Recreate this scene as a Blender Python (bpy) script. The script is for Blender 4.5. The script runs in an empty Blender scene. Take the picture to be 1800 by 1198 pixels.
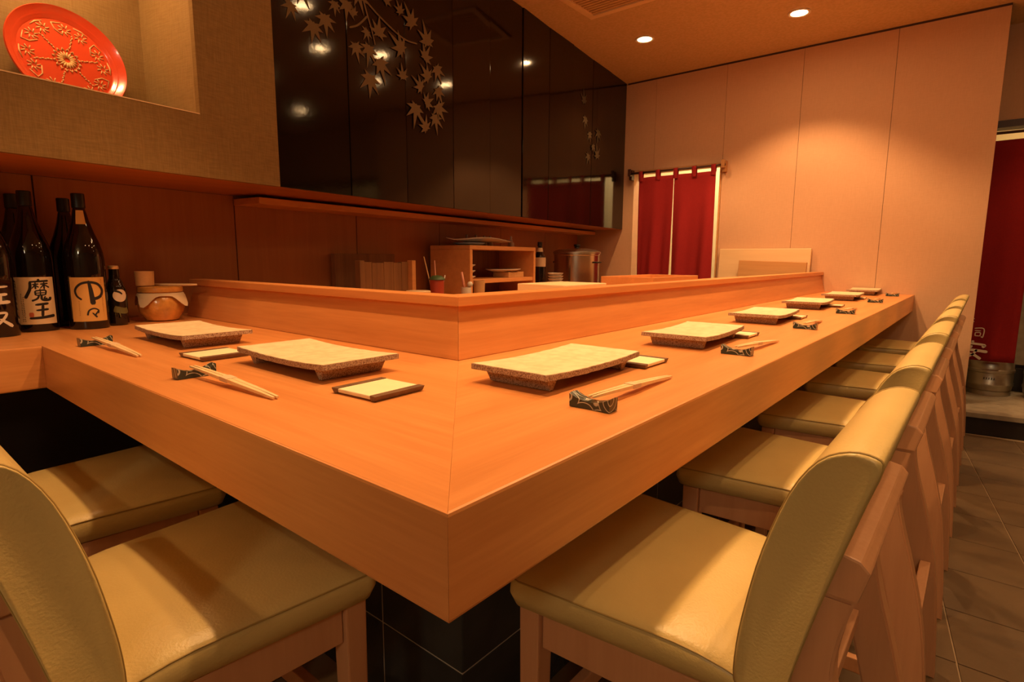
import bpy, bmesh, math, random
from mathutils import Matrix, Vector
random.seed(7)
scene = bpy.context.scene
COL = scene.collection
PI = math.pi

# ------------------------------------------------------------------ camera
cam_d = bpy.data.cameras.new('camera'); cam_d.sensor_width = 36.0; cam_d.lens = 19.93
cam = bpy.data.objects.new('camera', cam_d); COL.objects.link(cam); scene.camera = cam
cam_d.clip_start = 0.02; cam_d.clip_end = 60
FZ = 0.80            # height of the counter top above the floor (all heights below: floor = 0)
cam.matrix_world = Matrix(((0.7696, -0.09628, 0.63122, 0.3392),
                           (0.6385, 0.10782, -0.76203, -0.3233),
                           (0.00531, 0.98950, 0.14445, FZ + 0.22),
                           (0, 0, 0, 1)))
# ------------------------------------------------------------------ world / exposure
world = bpy.data.worlds.new('world'); scene.world = world; world.use_nodes = True
world.node_tree.nodes['Background'].inputs[0].default_value = (1.0, 0.72, 0.42, 1)
world.node_tree.nodes['Background'].inputs[1].default_value = 0.004
vs = scene.view_settings
vs.view_transform = 'Standard'; vs.look = 'None'; vs.gamma = 1.0; vs.use_curve_mapping = False
vs.exposure = 0.05
WARM = (1.0, 0.545, 0.225)
# downlights: x, y, watts, spot size in degrees, aim (dx, dy)
CEIL = FZ + 1.672
LAMPS = [(-1.56, 3.34, 18, 108), (-0.66, 3.54, 26, 108), (-0.68, 2.80, 13, 104), (-0.72, 1.92, 13, 104),
         (-0.28, 3.30, 8, 104), (-0.33, 2.50, 17, 104), (-0.33, 1.62, 18, 104), (-0.30, 0.82, 18, 104), (-0.26, 0.28, 20, 104), (-1.00, 0.27, 15, 66),
         (0.80, 0.45, 14, 96), (0.64, 1.60, 11, 96), (0.50, 2.75, 8, 96), (1.05, 3.75, 9, 104),
         (-0.40, -1.60, 13, 92), (-1.15, -1.60, 13, 92)]

# ------------------------------------------------------------------ materials
def new_mat(name):
    m = bpy.data.materials.new(name); m.use_nodes = True
    nt = m.node_tree; b = nt.nodes['Principled BSDF']
    return m, nt, b
def N(nt, t, **kw):
    n = nt.nodes.new(t)
    for k, v in kw.items(): setattr(n, k, v)
    return n
def plain(name, col, rough=0.5, metal=0.0, bump=0.0, bscale=200.0, var=0.0, vscale=6.0, spec=0.5, coat=0.0):
    m, nt, b = new_mat(name)
    b.inputs['Base Color'].default_value = (*col, 1); b.inputs['Roughness'].default_value = rough
    b.inputs['Metallic'].default_value = metal; b.inputs['Specular IOR Level'].default_value = spec
    b.inputs['Coat Weight'].default_value = coat
    tc = N(nt, 'ShaderNodeTexCoord')
    if var > 0:
        no = N(nt, 'ShaderNodeTexNoise'); no.inputs['Scale'].default_value = vscale; no.inputs['Detail'].default_value = 4
        nt.links.new(tc.outputs['Object'], no.inputs['Vector'])
        r = N(nt, 'ShaderNodeValToRGB')
        r.color_ramp.elements[0].position = .3; r.color_ramp.elements[1].position = .7
        r.color_ramp.elements[0].color = (*[c * (1 - var) for c in col], 1)
        r.color_ramp.elements[1].color = (*[min(1, c * (1 + var)) for c in col], 1)
        nt.links.new(no.outputs['Fac'], r.inputs['Fac']); nt.links.new(r.outputs['Color'], b.inputs['Base Color'])
    if bump > 0:
        no2 = N(nt, 'ShaderNodeTexNoise'); no2.inputs['Scale'].default_value = bscale; no2.inputs['Detail'].default_value = 3
        nt.links.new(tc.outputs['Object'], no2.inputs['Vector'])
        bp = N(nt, 'ShaderNodeBump'); bp.inputs['Strength'].default_value = bump; bp.inputs['Distance'].default_value = .002
        nt.links.new(no2.outputs['Fac'], bp.inputs['Height']); nt.links.new(bp.outputs['Normal'], b.inputs['Normal'])
    return m
def wood(name, c1, c2, axis='Y', scale=1.0, rough=0.4, stretch=18.0, coat=0.0):
    m, nt, b = new_mat(name)
    tc = N(nt, 'ShaderNodeTexCoord'); mp = N(nt, 'ShaderNodeMapping')
    sc = [stretch, stretch, stretch]; sc['XYZ'.index(axis)] = 0.9
    mp.inputs['Scale'].default_value = [s * scale for s in sc]
    nt.links.new(tc.outputs['Object'], mp.inputs['Vector'])
    no = N(nt, 'ShaderNodeTexNoise'); no.inputs['Scale'].default_value = 1.6; no.inputs['Detail'].default_value = 8; no.inputs['Roughness'].default_value = .6
    nt.links.new(mp.outputs['Vector'], no.inputs['Vector'])
    mp2 = N(nt, 'ShaderNodeMapping'); mp2.inputs['Scale'].default_value = [s * scale * 7 for s in sc]
    nt.links.new(tc.outputs['Object'], mp2.inputs['Vector'])
    no2 = N(nt, 'ShaderNodeTexNoise'); no2.inputs['Scale'].default_value = 1.3; no2.inputs['Detail'].default_value = 2
    nt.links.new(mp2.outputs['Vector'], no2.inputs['Vector'])
    mx = N(nt, 'ShaderNodeMath', operation='MULTIPLY_ADD'); mx.inputs[1].default_value = .35
    nt.links.new(no2.outputs['Fac'], mx.inputs[0]); nt.links.new(no.outputs['Fac'], mx.inputs[2])
    r = N(nt, 'ShaderNodeValToRGB')
    r.color_ramp.elements[0].position = .42; r.color_ramp.elements[1].position = .92
    r.color_ramp.elements[0].color = (*c2, 1); r.color_ramp.elements[1].color = (*c1, 1)
    nt.links.new(mx.outputs[0], r.inputs['Fac']); nt.links.new(r.outputs['Color'], b.inputs['Base Color'])
    b.inputs['Roughness'].default_value = rough; b.inputs['Coat Weight'].default_value = coat
    b.inputs['Coat Roughness'].default_value = .25
    bp = N(nt, 'ShaderNodeBump'); bp.inputs['Strength'].default_value = .12; bp.inputs['Distance'].default_value = .001
    nt.links.new(mx.outputs[0], bp.inputs['Height']); nt.links.new(bp.outputs['Normal'], b.inputs['Normal'])
    return m
def fabric(name, c1, c2, scale, rough=.85, bump=.25):
    m, nt, b = new_mat(name)
    tc = N(nt, 'ShaderNodeTexCoord')
    mpa = N(nt, 'ShaderNodeMapping'); mpa.inputs['Scale'].default_value = (scale, scale, scale * .06)
    mpb = N(nt, 'ShaderNodeMapping'); mpb.inputs['Scale'].default_value = (scale * .06, scale * .06, scale)
    na = N(nt, 'ShaderNodeTexNoise'); nb = N(nt, 'ShaderNodeTexNoise')
    for mp, no in ((mpa, na), (mpb, nb)):
        nt.links.new(tc.outputs['Object'], mp.inputs['Vector']); nt.links.new(mp.outputs['Vector'], no.inputs['Vector'])
        no.inputs['Scale'].default_value = 1; no.inputs['Detail'].default_value = 3
    ad = N(nt, 'ShaderNodeMath', operation='ADD'); nt.links.new(na.outputs['Fac'], ad.inputs[0]); nt.links.new(nb.outputs['Fac'], ad.inputs[1])
    hf = N(nt, 'ShaderNodeMath', operation='MULTIPLY'); hf.inputs[1].default_value = .5; nt.links.new(ad.outputs[0], hf.inputs[0])
    r = N(nt, 'ShaderNodeValToRGB'); r.color_ramp.elements[0].position = .38; r.color_ramp.elements[1].position = .62
    r.color_ramp.elements[0].color = (*c2, 1); r.color_ramp.elements[1].color = (*c1, 1)
    nt.links.new(hf.outputs[0], r.inputs['Fac']); nt.links.new(r.outputs['Color'], b.inputs['Base Color'])
    b.inputs['Roughness'].default_value = rough; b.inputs['Specular IOR Level'].default_value = .25
    bp = N(nt, 'ShaderNodeBump'); bp.inputs['Strength'].default_value = bump; bp.inputs['Distance'].default_value = .001
    nt.links.new(hf.outputs[0], bp.inputs['Height']); nt.links.new(bp.outputs['Normal'], b.inputs['Normal'])
    return m
def speckle(name, c1, c2, scale=350.0, rough=.8, t0=.45, t1=.62):
    m, nt, b = new_mat(name)
    tc = N(nt, 'ShaderNodeTexCoord'); no = N(nt, 'ShaderNodeTexNoise'); no.inputs['Scale'].default_value = scale; no.inputs['Detail'].default_value = 5
    nt.links.new(tc.outputs['Object'], no.inputs['Vector'])
    r = N(nt, 'ShaderNodeValToRGB'); r.color_ramp.elements[0].position = t0; r.color_ramp.elements[1].position = t1
    r.color_ramp.elements[0].color = (*c2, 1); r.color_ramp.elements[1].color = (*c1, 1)
    nt.links.new(no.outputs['Fac'], r.inputs['Fac']); nt.links.new(r.outputs['Color'], b.inputs['Base Color'])
    b.inputs['Roughness'].default_value = rough
    bp = N(nt, 'ShaderNodeBump'); bp.inputs['Strength'].default_value = .5; bp.inputs['Distance'].default_value = .001
    nt.links.new(no.outputs['Fac'], bp.inputs['Height']); nt.links.new(bp.outputs['Normal'], b.inputs['Normal'])
    return m
def emit(name, col, strength):
    m, nt, b = new_mat(name)
    b.inputs['Base Color'].default_value = (*col, 1)
    b.inputs['Emission Color'].default_value = (*col, 1); b.inputs['Emission Strength'].default_value = strength
    return m

M = {}
M['hinoki_y'] = wood('hinoki_y', (.76, .322, .105), (.60, .225, .062), 'Y', 1.0, .36, coat=.12)
M['hinoki_x'] = wood('hinoki_x', (.76, .322, .105), (.60, .225, .062), 'X', 1.0, .36, coat=.12)
M['chair_wood'] = wood('chair_wood', (.64, .335, .175), (.56, .28, .14), 'Z', 1.0, .42)
M['wall_wood'] = wood('wall_wood', (.40, .15, .04), (.33, .115, .03), 'Z', .6, .45)
M['soffit_wood'] = wood('soffit_wood', (.50, .17, .05), (.40, .13, .035), 'Y', .8, .4)
M['shelf_wood'] = wood('shelf_wood', (.72, .32, .11), (.60, .25, .08), 'Y', 1.0, .42)
M['old_wood'] = wood('old_wood', (.30, .13, .045), (.18, .075, .026), 'Z', 1.0, .6)
M['pale_wood'] = wood('pale_wood', (.86, .62, .36), (.78, .54, .30), 'X', 1.0, .5)
M['tan_wood'] = wood('tan_wood', (.66, .36, .15), (.56, .29, .11), 'X', 1.0, .5)
M['leather'] = plain('leather', (.63, .49, .20), .33, bump=.25, bscale=260, var=.05, vscale=9)
M['piping'] = plain('piping', (.40, .28, .09), .5)
M['pink_wall'] = fabric('pink_wall', (.70, .44, .275), (.65, .40, .25), 420, .8, .12)
M['beige_wall'] = fabric('beige_wall', (.27, .16, .055), (.205, .118, .038), 380, .7, .35)
M['niche_wall'] = fabric('niche_wall', (.36, .23, .09), (.29, .18, .065), 380, .7, .3)
M['ceiling'] = speckle('ceiling', (.66, .45, .25), (.59, .40, .21), 60, .9, .4, .6)
M['plaster'] = plain('plaster', (.34, .26, .17), .9, var=.04)
M['dark_line'] = plain('dark_line', (.05, .02, .008), .6)
M['floor_tile'] = plain('floor_tile', (.125, .076, .034), .55, bump=.6, bscale=30, var=.16, vscale=5)
M['floor_grout'] = plain('floor_grout', (.34, .25, .16), .9)
M['black_tile'] = plain('black_tile', (.040, .043, .044), .22, bump=.25, bscale=60, var=.2, vscale=8)
M['grout'] = plain('grout', (.50, .46, .40), .9)
M['lacquer'] = plain('lacquer', (.008, .004, .002), .075, bump=.06, bscale=40, spec=.38)
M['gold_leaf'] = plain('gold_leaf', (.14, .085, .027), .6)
M['darker_leaf'] = plain('darker_leaf', (.045, .028, .010), .6)
M['noren'] = fabric('noren', (.36, .022, .024), (.29, .015, .018), 900, .9, .3)
M['noren_dark'] = fabric('noren_dark', (.30, .013, .013), (.24, .009, .010), 900, .9, .3)
M['white_print'] = plain('white_print', (.78, .66, .55), .8)
M['dark_rod'] = plain('dark_rod', (.07, .025, .012), .4)
M['bracket'] = wood('bracket', (.50, .25, .10), (.40, .18, .06), 'Z', 1, .5)
M['bottle_glass'] = plain('bottle_glass', (.008, .004, .003), .035, spec=.6)
M['bottle_green'] = plain('bottle_green', (.006, .008, .006), .04, spec=.6)
M['cap_black'] = plain('cap_black', (.010, .008, .007), .35)
M['label_cream'] = plain('label_cream', (.80, .62, .38), .8, var=.04)
M['label_kraft'] = plain('label_kraft', (.66, .36, .10), .8, var=.06)
M['ink'] = plain('ink', (.012, .008, .008), .7)
M['ink_white'] = plain('ink_white', (.72, .60, .46), .7)
M['ink_red'] = plain('ink_red', (.60, .14, .06), .7)
M['ink_brown'] = plain('ink_brown', (.40, .17, .05), .7)
M['ink_olive'] = plain('ink_olive', (.13, .11, .03), .7)
M['cap_gold'] = plain('cap_gold', (.75, .55, .30), .35, metal=.6)
M['stone_top'] = speckle('stone_top', (.82, .66, .42), (.72, .55, .33), 45, .55, .35, .6)
M['stone_clay'] = speckle('stone_clay', (.52, .38, .26), (.22, .12, .07), 420, .85, .40, .56)
M['tray_mat'] = plain('tray_mat', (.86, .74, .47), .7, var=.03, vscale=40)
M['tray_edge'] = plain('tray_edge', (.16, .085, .04), .5, var=.2, vscale=60)
M['bamboo'] = wood('bamboo', (.84, .62, .34), (.76, .54, .28), 'X', 2, .45)
M['red_lacquer'] = plain('red_lacquer', (.78, .085, .028), .22, coat=.4)
M['gold_relief'] = plain('gold_relief', (.82, .52, .22), .35)
M['steel'] = plain('steel', (.62, .58, .52), .22, metal=1.0)
M['steel_dull'] = plain('steel_dull', (.55, .52, .45), .35, metal=1.0)
M['black_plastic'] = plain('black_plastic', (.015, .013, .012), .4)
M['porcelain'] = plain('porcelain', (.70, .62, .52), .3)
M['porcelain_blue'] = plain('porcelain_blue', (.20, .25, .32), .3)
M['honey'] = plain('honey', (.60, .27, .06), .18, bump=.6, bscale=70, var=.25, vscale=30, coat=.5)
M['paper'] = plain('paper', (.66, .48, .30), .8)
M['concrete'] = plain('concrete', (.32, .27, .20), .9, var=.15, vscale=20, bump=.4)
M['near_black'] = plain('near_black', (.016, .009, .007), .6)
M['cream_wall'] = plain('cream_wall', (.75, .66, .44), .8)
M['green_plastic'] = plain('green_plastic', (.06, .11, .04), .5)
M['red_plastic'] = plain('red_plastic', (.42, .06, .03), .4)
M['pink_plastic'] = plain('pink_plastic', (.65, .25, .16), .4)
M['vent'] = plain('vent', (.62, .40, .20), .7)
M['lamp_lens'] = emit('lamp_lens', (1.0, .62, .28), 70.0)
M['fill_shade'] = emit('fill_shade', (1.0, .74, .42), .6)  # glowing shade of the added fill lamp
M['trim_ring'] = plain('trim_ring', (.75, .6, .45), .4)
M['screw_glass'] = plain('screw_glass', (.60, .52, .44), .12)
# chopstick rest glaze: dark green with pale swirls
def swirl_mat():
    m, nt, b = new_mat('rest_glaze')
    tc = N(nt, 'ShaderNodeTexCoord')
    vo = N(nt, 'ShaderNodeTexVoronoi'); vo.inputs['Scale'].default_value = 26
    nt.links.new(tc.outputs['Object'], vo.inputs['Vector'])
    mu = N(nt, 'ShaderNodeMath', operation='MULTIPLY'); mu.inputs[1].default_value = 30; nt.links.new(vo.outputs['Distance'], mu.inputs[0])
    si = N(nt, 'ShaderNodeMath', operation='SINE'); nt.links.new(mu.outputs[0], si.inputs[0])
    r = N(nt, 'ShaderNodeValToRGB'); r.color_ramp.elements[0].position = .86; r.color_ramp.elements[1].position = .95
    r.color_ramp.elements[0].color = (.035, .045, .035, 1); r.color_ramp.elements[1].color = (.50, .46, .36, 1)
    nt.links.new(si.outputs[0], r.inputs['Fac']); nt.links.new(r.outputs['Color'], b.inputs['Base Color'])
    b.inputs['Roughness'].default_value = .22
    return m
M['rest_glaze'] = swirl_mat()

# ------------------------------------------------------------------ mesh helpers
def link(name, me, mat, parent=None, smooth=False):
    o = bpy.data.objects.new(name, me); COL.objects.link(o)
    if mat is not None: me.materials.append(M[mat] if isinstance(mat, str) else mat)
    if parent is not None: o.parent = parent
    if smooth:
        for p in me.polygons: p.use_smooth = True
    return o
def bm_obj(name, bm, mat, parent=None, smooth=False, fix=True):
    if fix: bmesh.ops.recalc_face_normals(bm, faces=bm.faces)
    me = bpy.data.meshes.new(name); bm.to_mesh(me); bm.free()
    return link(name, me, mat, parent, smooth)
def auto_smooth(o, ang=40):
    me = o.data
    for p in me.polygons: p.use_smooth = True
    bm = bmesh.new(); bm.from_mesh(me)
    for e in bm.edges:
        if len(e.link_faces) == 2 and e.calc_face_angle(0) > math.radians(ang): e.smooth = False
    bm.to_mesh(me); bm.free()
    return o
def add_box(bm, x0, x1, y0, y1, z0, z1, mat4=None, bev=0.0):
    v = [bm.verts.new(p) for p in [(x0, y0, z0), (x1, y0, z0), (x1, y1, z0), (x0, y1, z0), (x0, y0, z1), (x1, y0, z1), (x1, y1, z1), (x0, y1, z1)]]
    fs = [bm.faces.new([v[i] for i in q]) for q in [(3, 2, 1, 0), (4, 5, 6, 7), (0, 1, 5, 4), (1, 2, 6, 5), (2, 3, 7, 6), (3, 0, 4, 7)]]
    if bev > 0:
        es = set(e for f in fs for e in f.edges)
        r = bmesh.ops.bevel(bm, geom=list(es), offset=bev, segments=2, affect='EDGES', profile=.6)
        v = list(set(x for f in r['faces'] for x in f.verts) | set(x for x in v if x.is_valid))
    if mat4 is not None: bmesh.ops.transform(bm, matrix=mat4, verts=[x for x in v if x.is_valid])
    return v
def box(name, x0, x1, y0, y1, z0, z1, mat, parent=None, bev=0.0, mat4=None):
    bm = bmesh.new(); add_box(bm, x0, x1, y0, y1, z0, z1, mat4, bev)
    return bm_obj(name, bm, mat, parent)
def add_prism(bm, bot, top, bev=0.0):
    """bot, top: equal-length lists of 3D points"""
    n = len(bot)
    a = [bm.verts.new(p) for p in bot]; b = [bm.verts.new(p) for p in top]
    fs = [bm.faces.new(list(reversed(a))), bm.faces.new(b)]
    for i in range(n):
        j = (i + 1) % n; fs.append(bm.faces.new((a[i], a[j], b[j], b[i])))
    if bev > 0:
        es = set(e for f in fs for e in f.edges)
        bmesh.ops.bevel(bm, geom=list(es), offset=bev, segments=2, affect='EDGES', profile=.6)
def prism(name, bot, top, mat, parent=None, bev=0.0):
    bm = bmesh.new(); add_prism(bm, bot, top, bev); return bm_obj(name, bm, mat, parent)
def top_board(name, poly, skip, z0, z1, mat, parent, bev=.0035):
    # solid board; the edges listed in skip (mitres and hidden joints) stay sharp
    bm = bmesh.new(); n = len(poly)
    a = [bm.verts.new((x, y, z0)) for x, y in poly]; b = [bm.verts.new((x, y, z1)) for x, y in poly]
    bm.faces.new(list(reversed(a))); bm.faces.new(b); es = []
    for i in range(n):
        f = bm.faces.new((a[i], a[(i + 1) % n], b[(i + 1) % n], b[i]))
    bm.edges.ensure_lookup_table()
    for i in range(n):
        if i in skip: continue
        for ring in (a, b): es.append(bm.edges.get((ring[i], ring[(i + 1) % n])))
    bmesh.ops.bevel(bm, geom=es, offset=bev, segments=2, affect='EDGES', profile=.6)
    return bm_obj(name, bm, mat, parent)
def flat_prism(name, poly, z0, z1, mat, parent=None, bev=0.0):
    return prism(name, [(x, y, z0) for x, y in poly], [(x, y, z1) for x, y in poly], mat, parent, bev)
def add_tube(bm, pts, r, seg=8, cap=True):
    pts = [Vector(p) for p in pts]; n = len(pts); rings = []
    rr = r if isinstance(r, (list, tuple)) else [r] * n
    up = None
    for i in range(n):
        d = (pts[min(i + 1, n - 1)] - pts[max(i - 1, 0)]).normalized()
        if up is None:
            up = Vector((0, 0, 1)) if abs(d.z) < .9 else Vector((1, 0, 0))
        u = (up - d * up.dot(d)).normalized(); w = d.cross(u); up = u
        rings.append([bm.verts.new(pts[i] + (u * math.cos(2 * PI * k / seg) + w * math.sin(2 * PI * k / seg)) * rr[i]) for k in range(seg)])
    for i in range(n - 1):
        for k in range(seg):
            bm.faces.new((rings[i][k], rings[i][(k + 1) % seg], rings[i + 1][(k + 1) % seg], rings[i + 1][k]))
    if cap: bm.faces.new(list(reversed(rings[0]))); bm.faces.new(rings[-1])
def add_loop_tube(bm, pts, r, seg=6):
    pts = [Vector(p) for p in pts]; n = len(pts); rings = []
    nrm = Vector((0, 0, 0))
    for i in range(n): nrm += pts[i].cross(pts[(i + 1) % n])
    nrm.normalize()
    for i in range(n):
        d = (pts[(i + 1) % n] - pts[i - 1]).normalized(); u = nrm; w = d.cross(u).normalized()
        rings.append([bm.verts.new(pts[i] + (u * math.cos(2 * PI * k / seg) + w * math.sin(2 * PI * k / seg)) * r) for k in range(seg)])
    for i in range(n):
        j = (i + 1) % n
        for k in range(seg):
            bm.faces.new((rings[i][k], rings[i][(k + 1) % seg], rings[j][(k + 1) % seg], rings[j][k]))
def add_lathe(bm, prof, seg=32, c=(0, 0, 0), a0=0.0, a1=2 * PI):
    full = abs(a1 - a0 - 2 * PI) < 1e-6
    m = seg if full else seg + 1; rings = []
    for r, z in prof:
        if r < 1e-6: rings.append([bm.verts.new((c[0], c[1], c[2] + z))])
        else: rings.append([bm.verts.new((c[0] + r * math.cos(a0 + (a1 - a0) * k / seg), c[1] + r * math.sin(a0 + (a1 - a0) * k / seg), c[2] + z)) for k in range(m)])
    for i in range(len(rings) - 1):
        A, B = rings[i], rings[i + 1]
        for k in range(seg):
            k2 = (k + 1) % m
            if len(A) == 1 and len(B) == 1: continue
            if len(A) == 1: bm.faces.new((A[0], B[k2], B[k]))
            elif len(B) == 1: bm.faces.new((A[k], A[k2], B[0]))
            else: bm.faces.new((A[k], A[k2], B[k2], B[k]))
def lathe(name, prof, mat, parent=None, seg=32, c=(0, 0, 0), **kw):
    bm = bmesh.new(); add_lathe(bm, prof, seg, c, **kw)
    return auto_smooth(bm_obj(name, bm, mat, parent), 35)
def catmull(pts, k=6, closed=False):
    out = []; n = len(pts); rng = range(n if closed else n - 1)
    for i in rng:
        if closed: p0, p1, p2, p3 = pts[i - 1], pts[i], pts[(i + 1) % n], pts[(i + 2) % n]
        else: p0, p1, p2, p3 = pts[max(i - 1, 0)], pts[i], pts[i + 1], pts[min(i + 2, n - 1)]
        for j in range(k):
            t = j / k
            out.append(tuple(.5 * (2 * b + (c - a) * t + (2 * a - 5 * b + 4 * c - d) * t * t + (3 * b - a - 3 * c + d) * t ** 3) for a, b, c, d in zip(p0, p1, p2, p3)))
    if not closed: out.append(tuple(pts[-1]))
    return out
def tag(o, label=None, cat=None, group=None, kind=None):
    if label: o['label'] = label
    if cat: o['category'] = cat
    if group: o['group'] = group
    if kind: o['kind'] = kind
    return o
def thing(name, label, cat, loc=(0, 0, 0), rz=0.0, group=None):
    e = bpy.data.objects.new(name, None); COL.objects.link(e); e.empty_display_size = .1
    e.location = loc; e.rotation_euler = (0, 0, rz)
    return tag(e, label, cat, group)
def copy_tree(o, parent=None):
    c = o.copy(); COL.objects.link(c); c.parent = parent
    for ch in list(o.children): copy_tree(ch, c)
    return c
def root(name, kind='structure', loc=(0, 0, 0)):
    e = bpy.data.objects.new(name, None); COL.objects.link(e); e['kind'] = kind; e.location = loc; e.empty_display_size = .1
    return e

# brush strokes: 2D polylines with widths -> mesh through a mapping (u, v) -> 3D
def add_strokes(bm, strokes, fmap, sub=6):
    for st in strokes:
        pts, w0, w1 = st[0], st[1], st[2]
        P = catmull(pts, sub) if len(pts) > 2 else [tuple(a + (b - a) * i / sub for a, b in zip(pts[0], pts[1])) for i in range(sub + 1)]
        n = len(P); L = []; Rr = []
        for i in range(n):
            a = Vector(P[max(i - 1, 0)]); b = Vector(P[min(i + 1, n - 1)]); d = (b - a)
            d = d.normalized() if d.length > 1e-9 else Vector((1, 0))
            nn = Vector((-d.y, d.x)); t = i / (n - 1)
            w = (w0 + (w1 - w0) * t) * .5
            if i == 0 or i == n - 1: w *= .55
            c = Vector(P[i]); l = c + nn * w; r = c - nn * w
            L.append(bm.verts.new(fmap(l.x, l.y))); Rr.append(bm.verts.new(fmap(r.x, r.y)))
        for i in range(n - 1): bm.faces.new((L[i], Rr[i], Rr[i + 1], L[i + 1]))
def S(w0, w1, *pts): return (list(pts), w0, w1)
K_MA = [S(.09, .05, (.50, 1.0), (.57, .93)), S(.06, .08, (.16, .88), (.55, .90), (.95, .92)), S(.08, .11, (.20, .88), (.17, .55), (-.05, .12)),
        S(.05, .05, (.27, .76), (.53, .78)), S(.05, .06, (.40, .86), (.39, .54)), S(.05, .03, (.38, .74), (.25, .57)), S(.04, .05, (.41, .72), (.52, .62)),
        S(.05, .06, (.58, .77), (.93, .80)), S(.05, .06, (.75, .87), (.74, .53)), S(.05, .03, (.73, .74), (.57, .57)), S(.04, .06, (.76, .74), (.97, .60)),
        S(.05, .04, (.58, .54), (.53, .47)), S(.06, .06, (.36, .46), (.37, .25)), S(.05, .06, (.36, .46), (.78, .48), (.76, .26)), S(.04, .04, (.38, .36), (.76, .37)),
        S(.04, .04, (.57, .46), (.56, .26)), S(.05, .05, (.38, .26), (.76, .27)), S(.06, .07, (.50, .25), (.42, .10), (.20, .0)),
        S(.07, .10, (.60, .25), (.60, .08), (.72, .02), (.95, .05), (.97, .16)), S(.05, .05, (.76, .2), (.70, .10), (.84, .11))]
K_OU = [S(.10, .13, (.28, .90), (.82, .97)), S(.12, .12, (.58, .93), (.52, .12)), S(.09, .12, (.30, .55), (.80, .60)), S(.10, .16, (.02, .06), (.5, .09), (1.06, .18))]
K_NAKA = [S(.07, .13, (.24, .12), (.08, .30), (.04, .58), (.22, .84), (.50, .93), (.80, .84), (.96, .56), (.90, .30), (.72, .17), (.50, .15)),
          S(.08, .20, (.50, 1.0), (.55, .6), (.60, -.12))]
K_NOMA = [S(.16, .10, (.10, .25), (.22, .72), (.55, .92), (.86, .72), (.82, .40)), S(.10, .16, (.86, .72), (.62, .28)), S(.10, .20, (.42, .50), (.72, .02))]
K_SA = [S(.10, .10, (-.10, .95), (-.3, .5)), S(.12, .10, (.0, .78), (.95, .84)), S(.16, .12, (.55, 1.05), (.45, .6), (.05, .05)), S(.12, .14, (.30, .42), (.90, .46)), S(.14, .14, (.60, .44), (.58, .08)), S(.14, .18, (.18, .04), (1.0, .08))]
K_KU = [S(.14, .12, (.35, 1.0), (.0, .5)), S(.13, .16, (.30, .82), (.80, .82), (.50, .3), (.0, -.1)), S(.12, .22, (.50, .5), (1.05, .0))]
K_SU = [S(.09, .09, (.2, .92), (.8, .94)), S(.08, .08, (.25, .78), (.75, .79)), S(.09, .10, (.05, .63), (.95, .65)), S(.10, .10, (.5, 1.02), (.42, .5), (.05, .05)), S(.08, .08, (.3, .4), (.95, .42)), S(.10, .10, (.72, .55), (.72, .0), (.58, .05)), S(.1, .08, (.42, .25), (.5, .14))]
K_SHI = [S(.10, .10, (.08, .92), (.88, .92), (.86, .05), (.70, .10)), S(.09, .09, (.12, .68), (.66, .68)), S(.09, .09, (.18, .48), (.18, .12)), S(.09, .09, (.18, .48), (.62, .48), (.60, .12)), S(.09, .09, (.18, .14), (.60, .14))]
K_AN = [S(.14, .12, (.48, 1.05), (.50, .90)), S(.12, .14, (.02, .70), (.10, .84), (.55, .86), (1.0, .80), (.90, .66)), S(.13, .16, (.48, .74), (.28, .30), (.60, .16), (.90, -.08)), S(.12, .12, (.70, .50), (.48, .12), (.05, -.06)), S(.13, .18, (-.05, .44), (.5, .46), (1.15, .40))]
def place(strokes, cu, cv, w, h):
    return [([(cu + p[0] * w - w / 2, cv + p[1] * h - h / 2) for p in st[0]], st[1] * min(w, h), st[2] * min(w, h)) for st in strokes]

def bold(st, k): return [(a, b * k, c * k) for a, b, c in st]
# ------------------------------------------------------------------ wall frame of the oblique back wall
P0 = Vector((-2.118, 4.158)); D0 = Vector((-.139, .99)).normalized(); NN = Vector((.99, .139)).normalized()
def W(s, t, z): p = P0 + D0 * s - NN * t; return (p.x, p.y, FZ + z)
BACK_ROT = math.atan2(D0.y, D0.x)
def wx(y, t):
    s = (y - P0.y + NN.y * t) / D0.y; return P0.x + D0.x * s - NN.x * t
def wbox(name, s0, s1, t0, t1, z0, z1, mat, parent=None, bev=0.0):
    q = [(s0, t0), (s1, t0), (s1, t1), (s0, t1)]
    return prism(name, [W(s, t, z0) for s, t in q], [W(s, t, z1) for s, t in q], mat, parent, bev)

# =================================================================== THE SETTING
# floor slab (grout colour) with separate tiles in the aisle
fl = box('floor', -3.2, 2.7, -2.9, 6.2, -.12, -.004, 'floor_grout'); fl['kind'] = 'structure'
ROW, COLW, G = .2776, .264, .004
tile_me = None
dx8 = math.tan(math.radians(7.99))
tb = bmesh.new()
q = [(G / 2, G / 2), (COLW - G / 2, G / 2), (COLW - G / 2 - dx8 * ROW, ROW - G / 2), (G / 2 - dx8 * ROW, ROW - G / 2)]
add_prism(tb, [(x, y, -.010) for x, y in q], [(x, y, 0.0) for x, y in q], .0015)
bmesh.ops.recalc_face_normals(tb, faces=tb.faces)
tile_me = bpy.data.meshes.new('floor_tile'); tb.to_mesh(tile_me); tb.free(); tile_me.materials.append(M['floor_tile'])
ntile = 0
for j in range(-7, 9):
    for i in range(-5, 9):
        y0 = 3.644 + (j - 8) * ROW - .0; x0 = .3325 + (3.636 - y0) * dx8 + i * COLW
        if y0 < -.9 and x0 < .2: continue
        if ntile >= 285: break
        if y0 > 3.70 or x0 > 2.3: continue
        o = bpy.data.objects.new('tile', tile_me); COL.objects.link(o); o.parent = fl; o.location = (x0, y0, 0); ntile += 1
far_f = bmesh.new()
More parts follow.
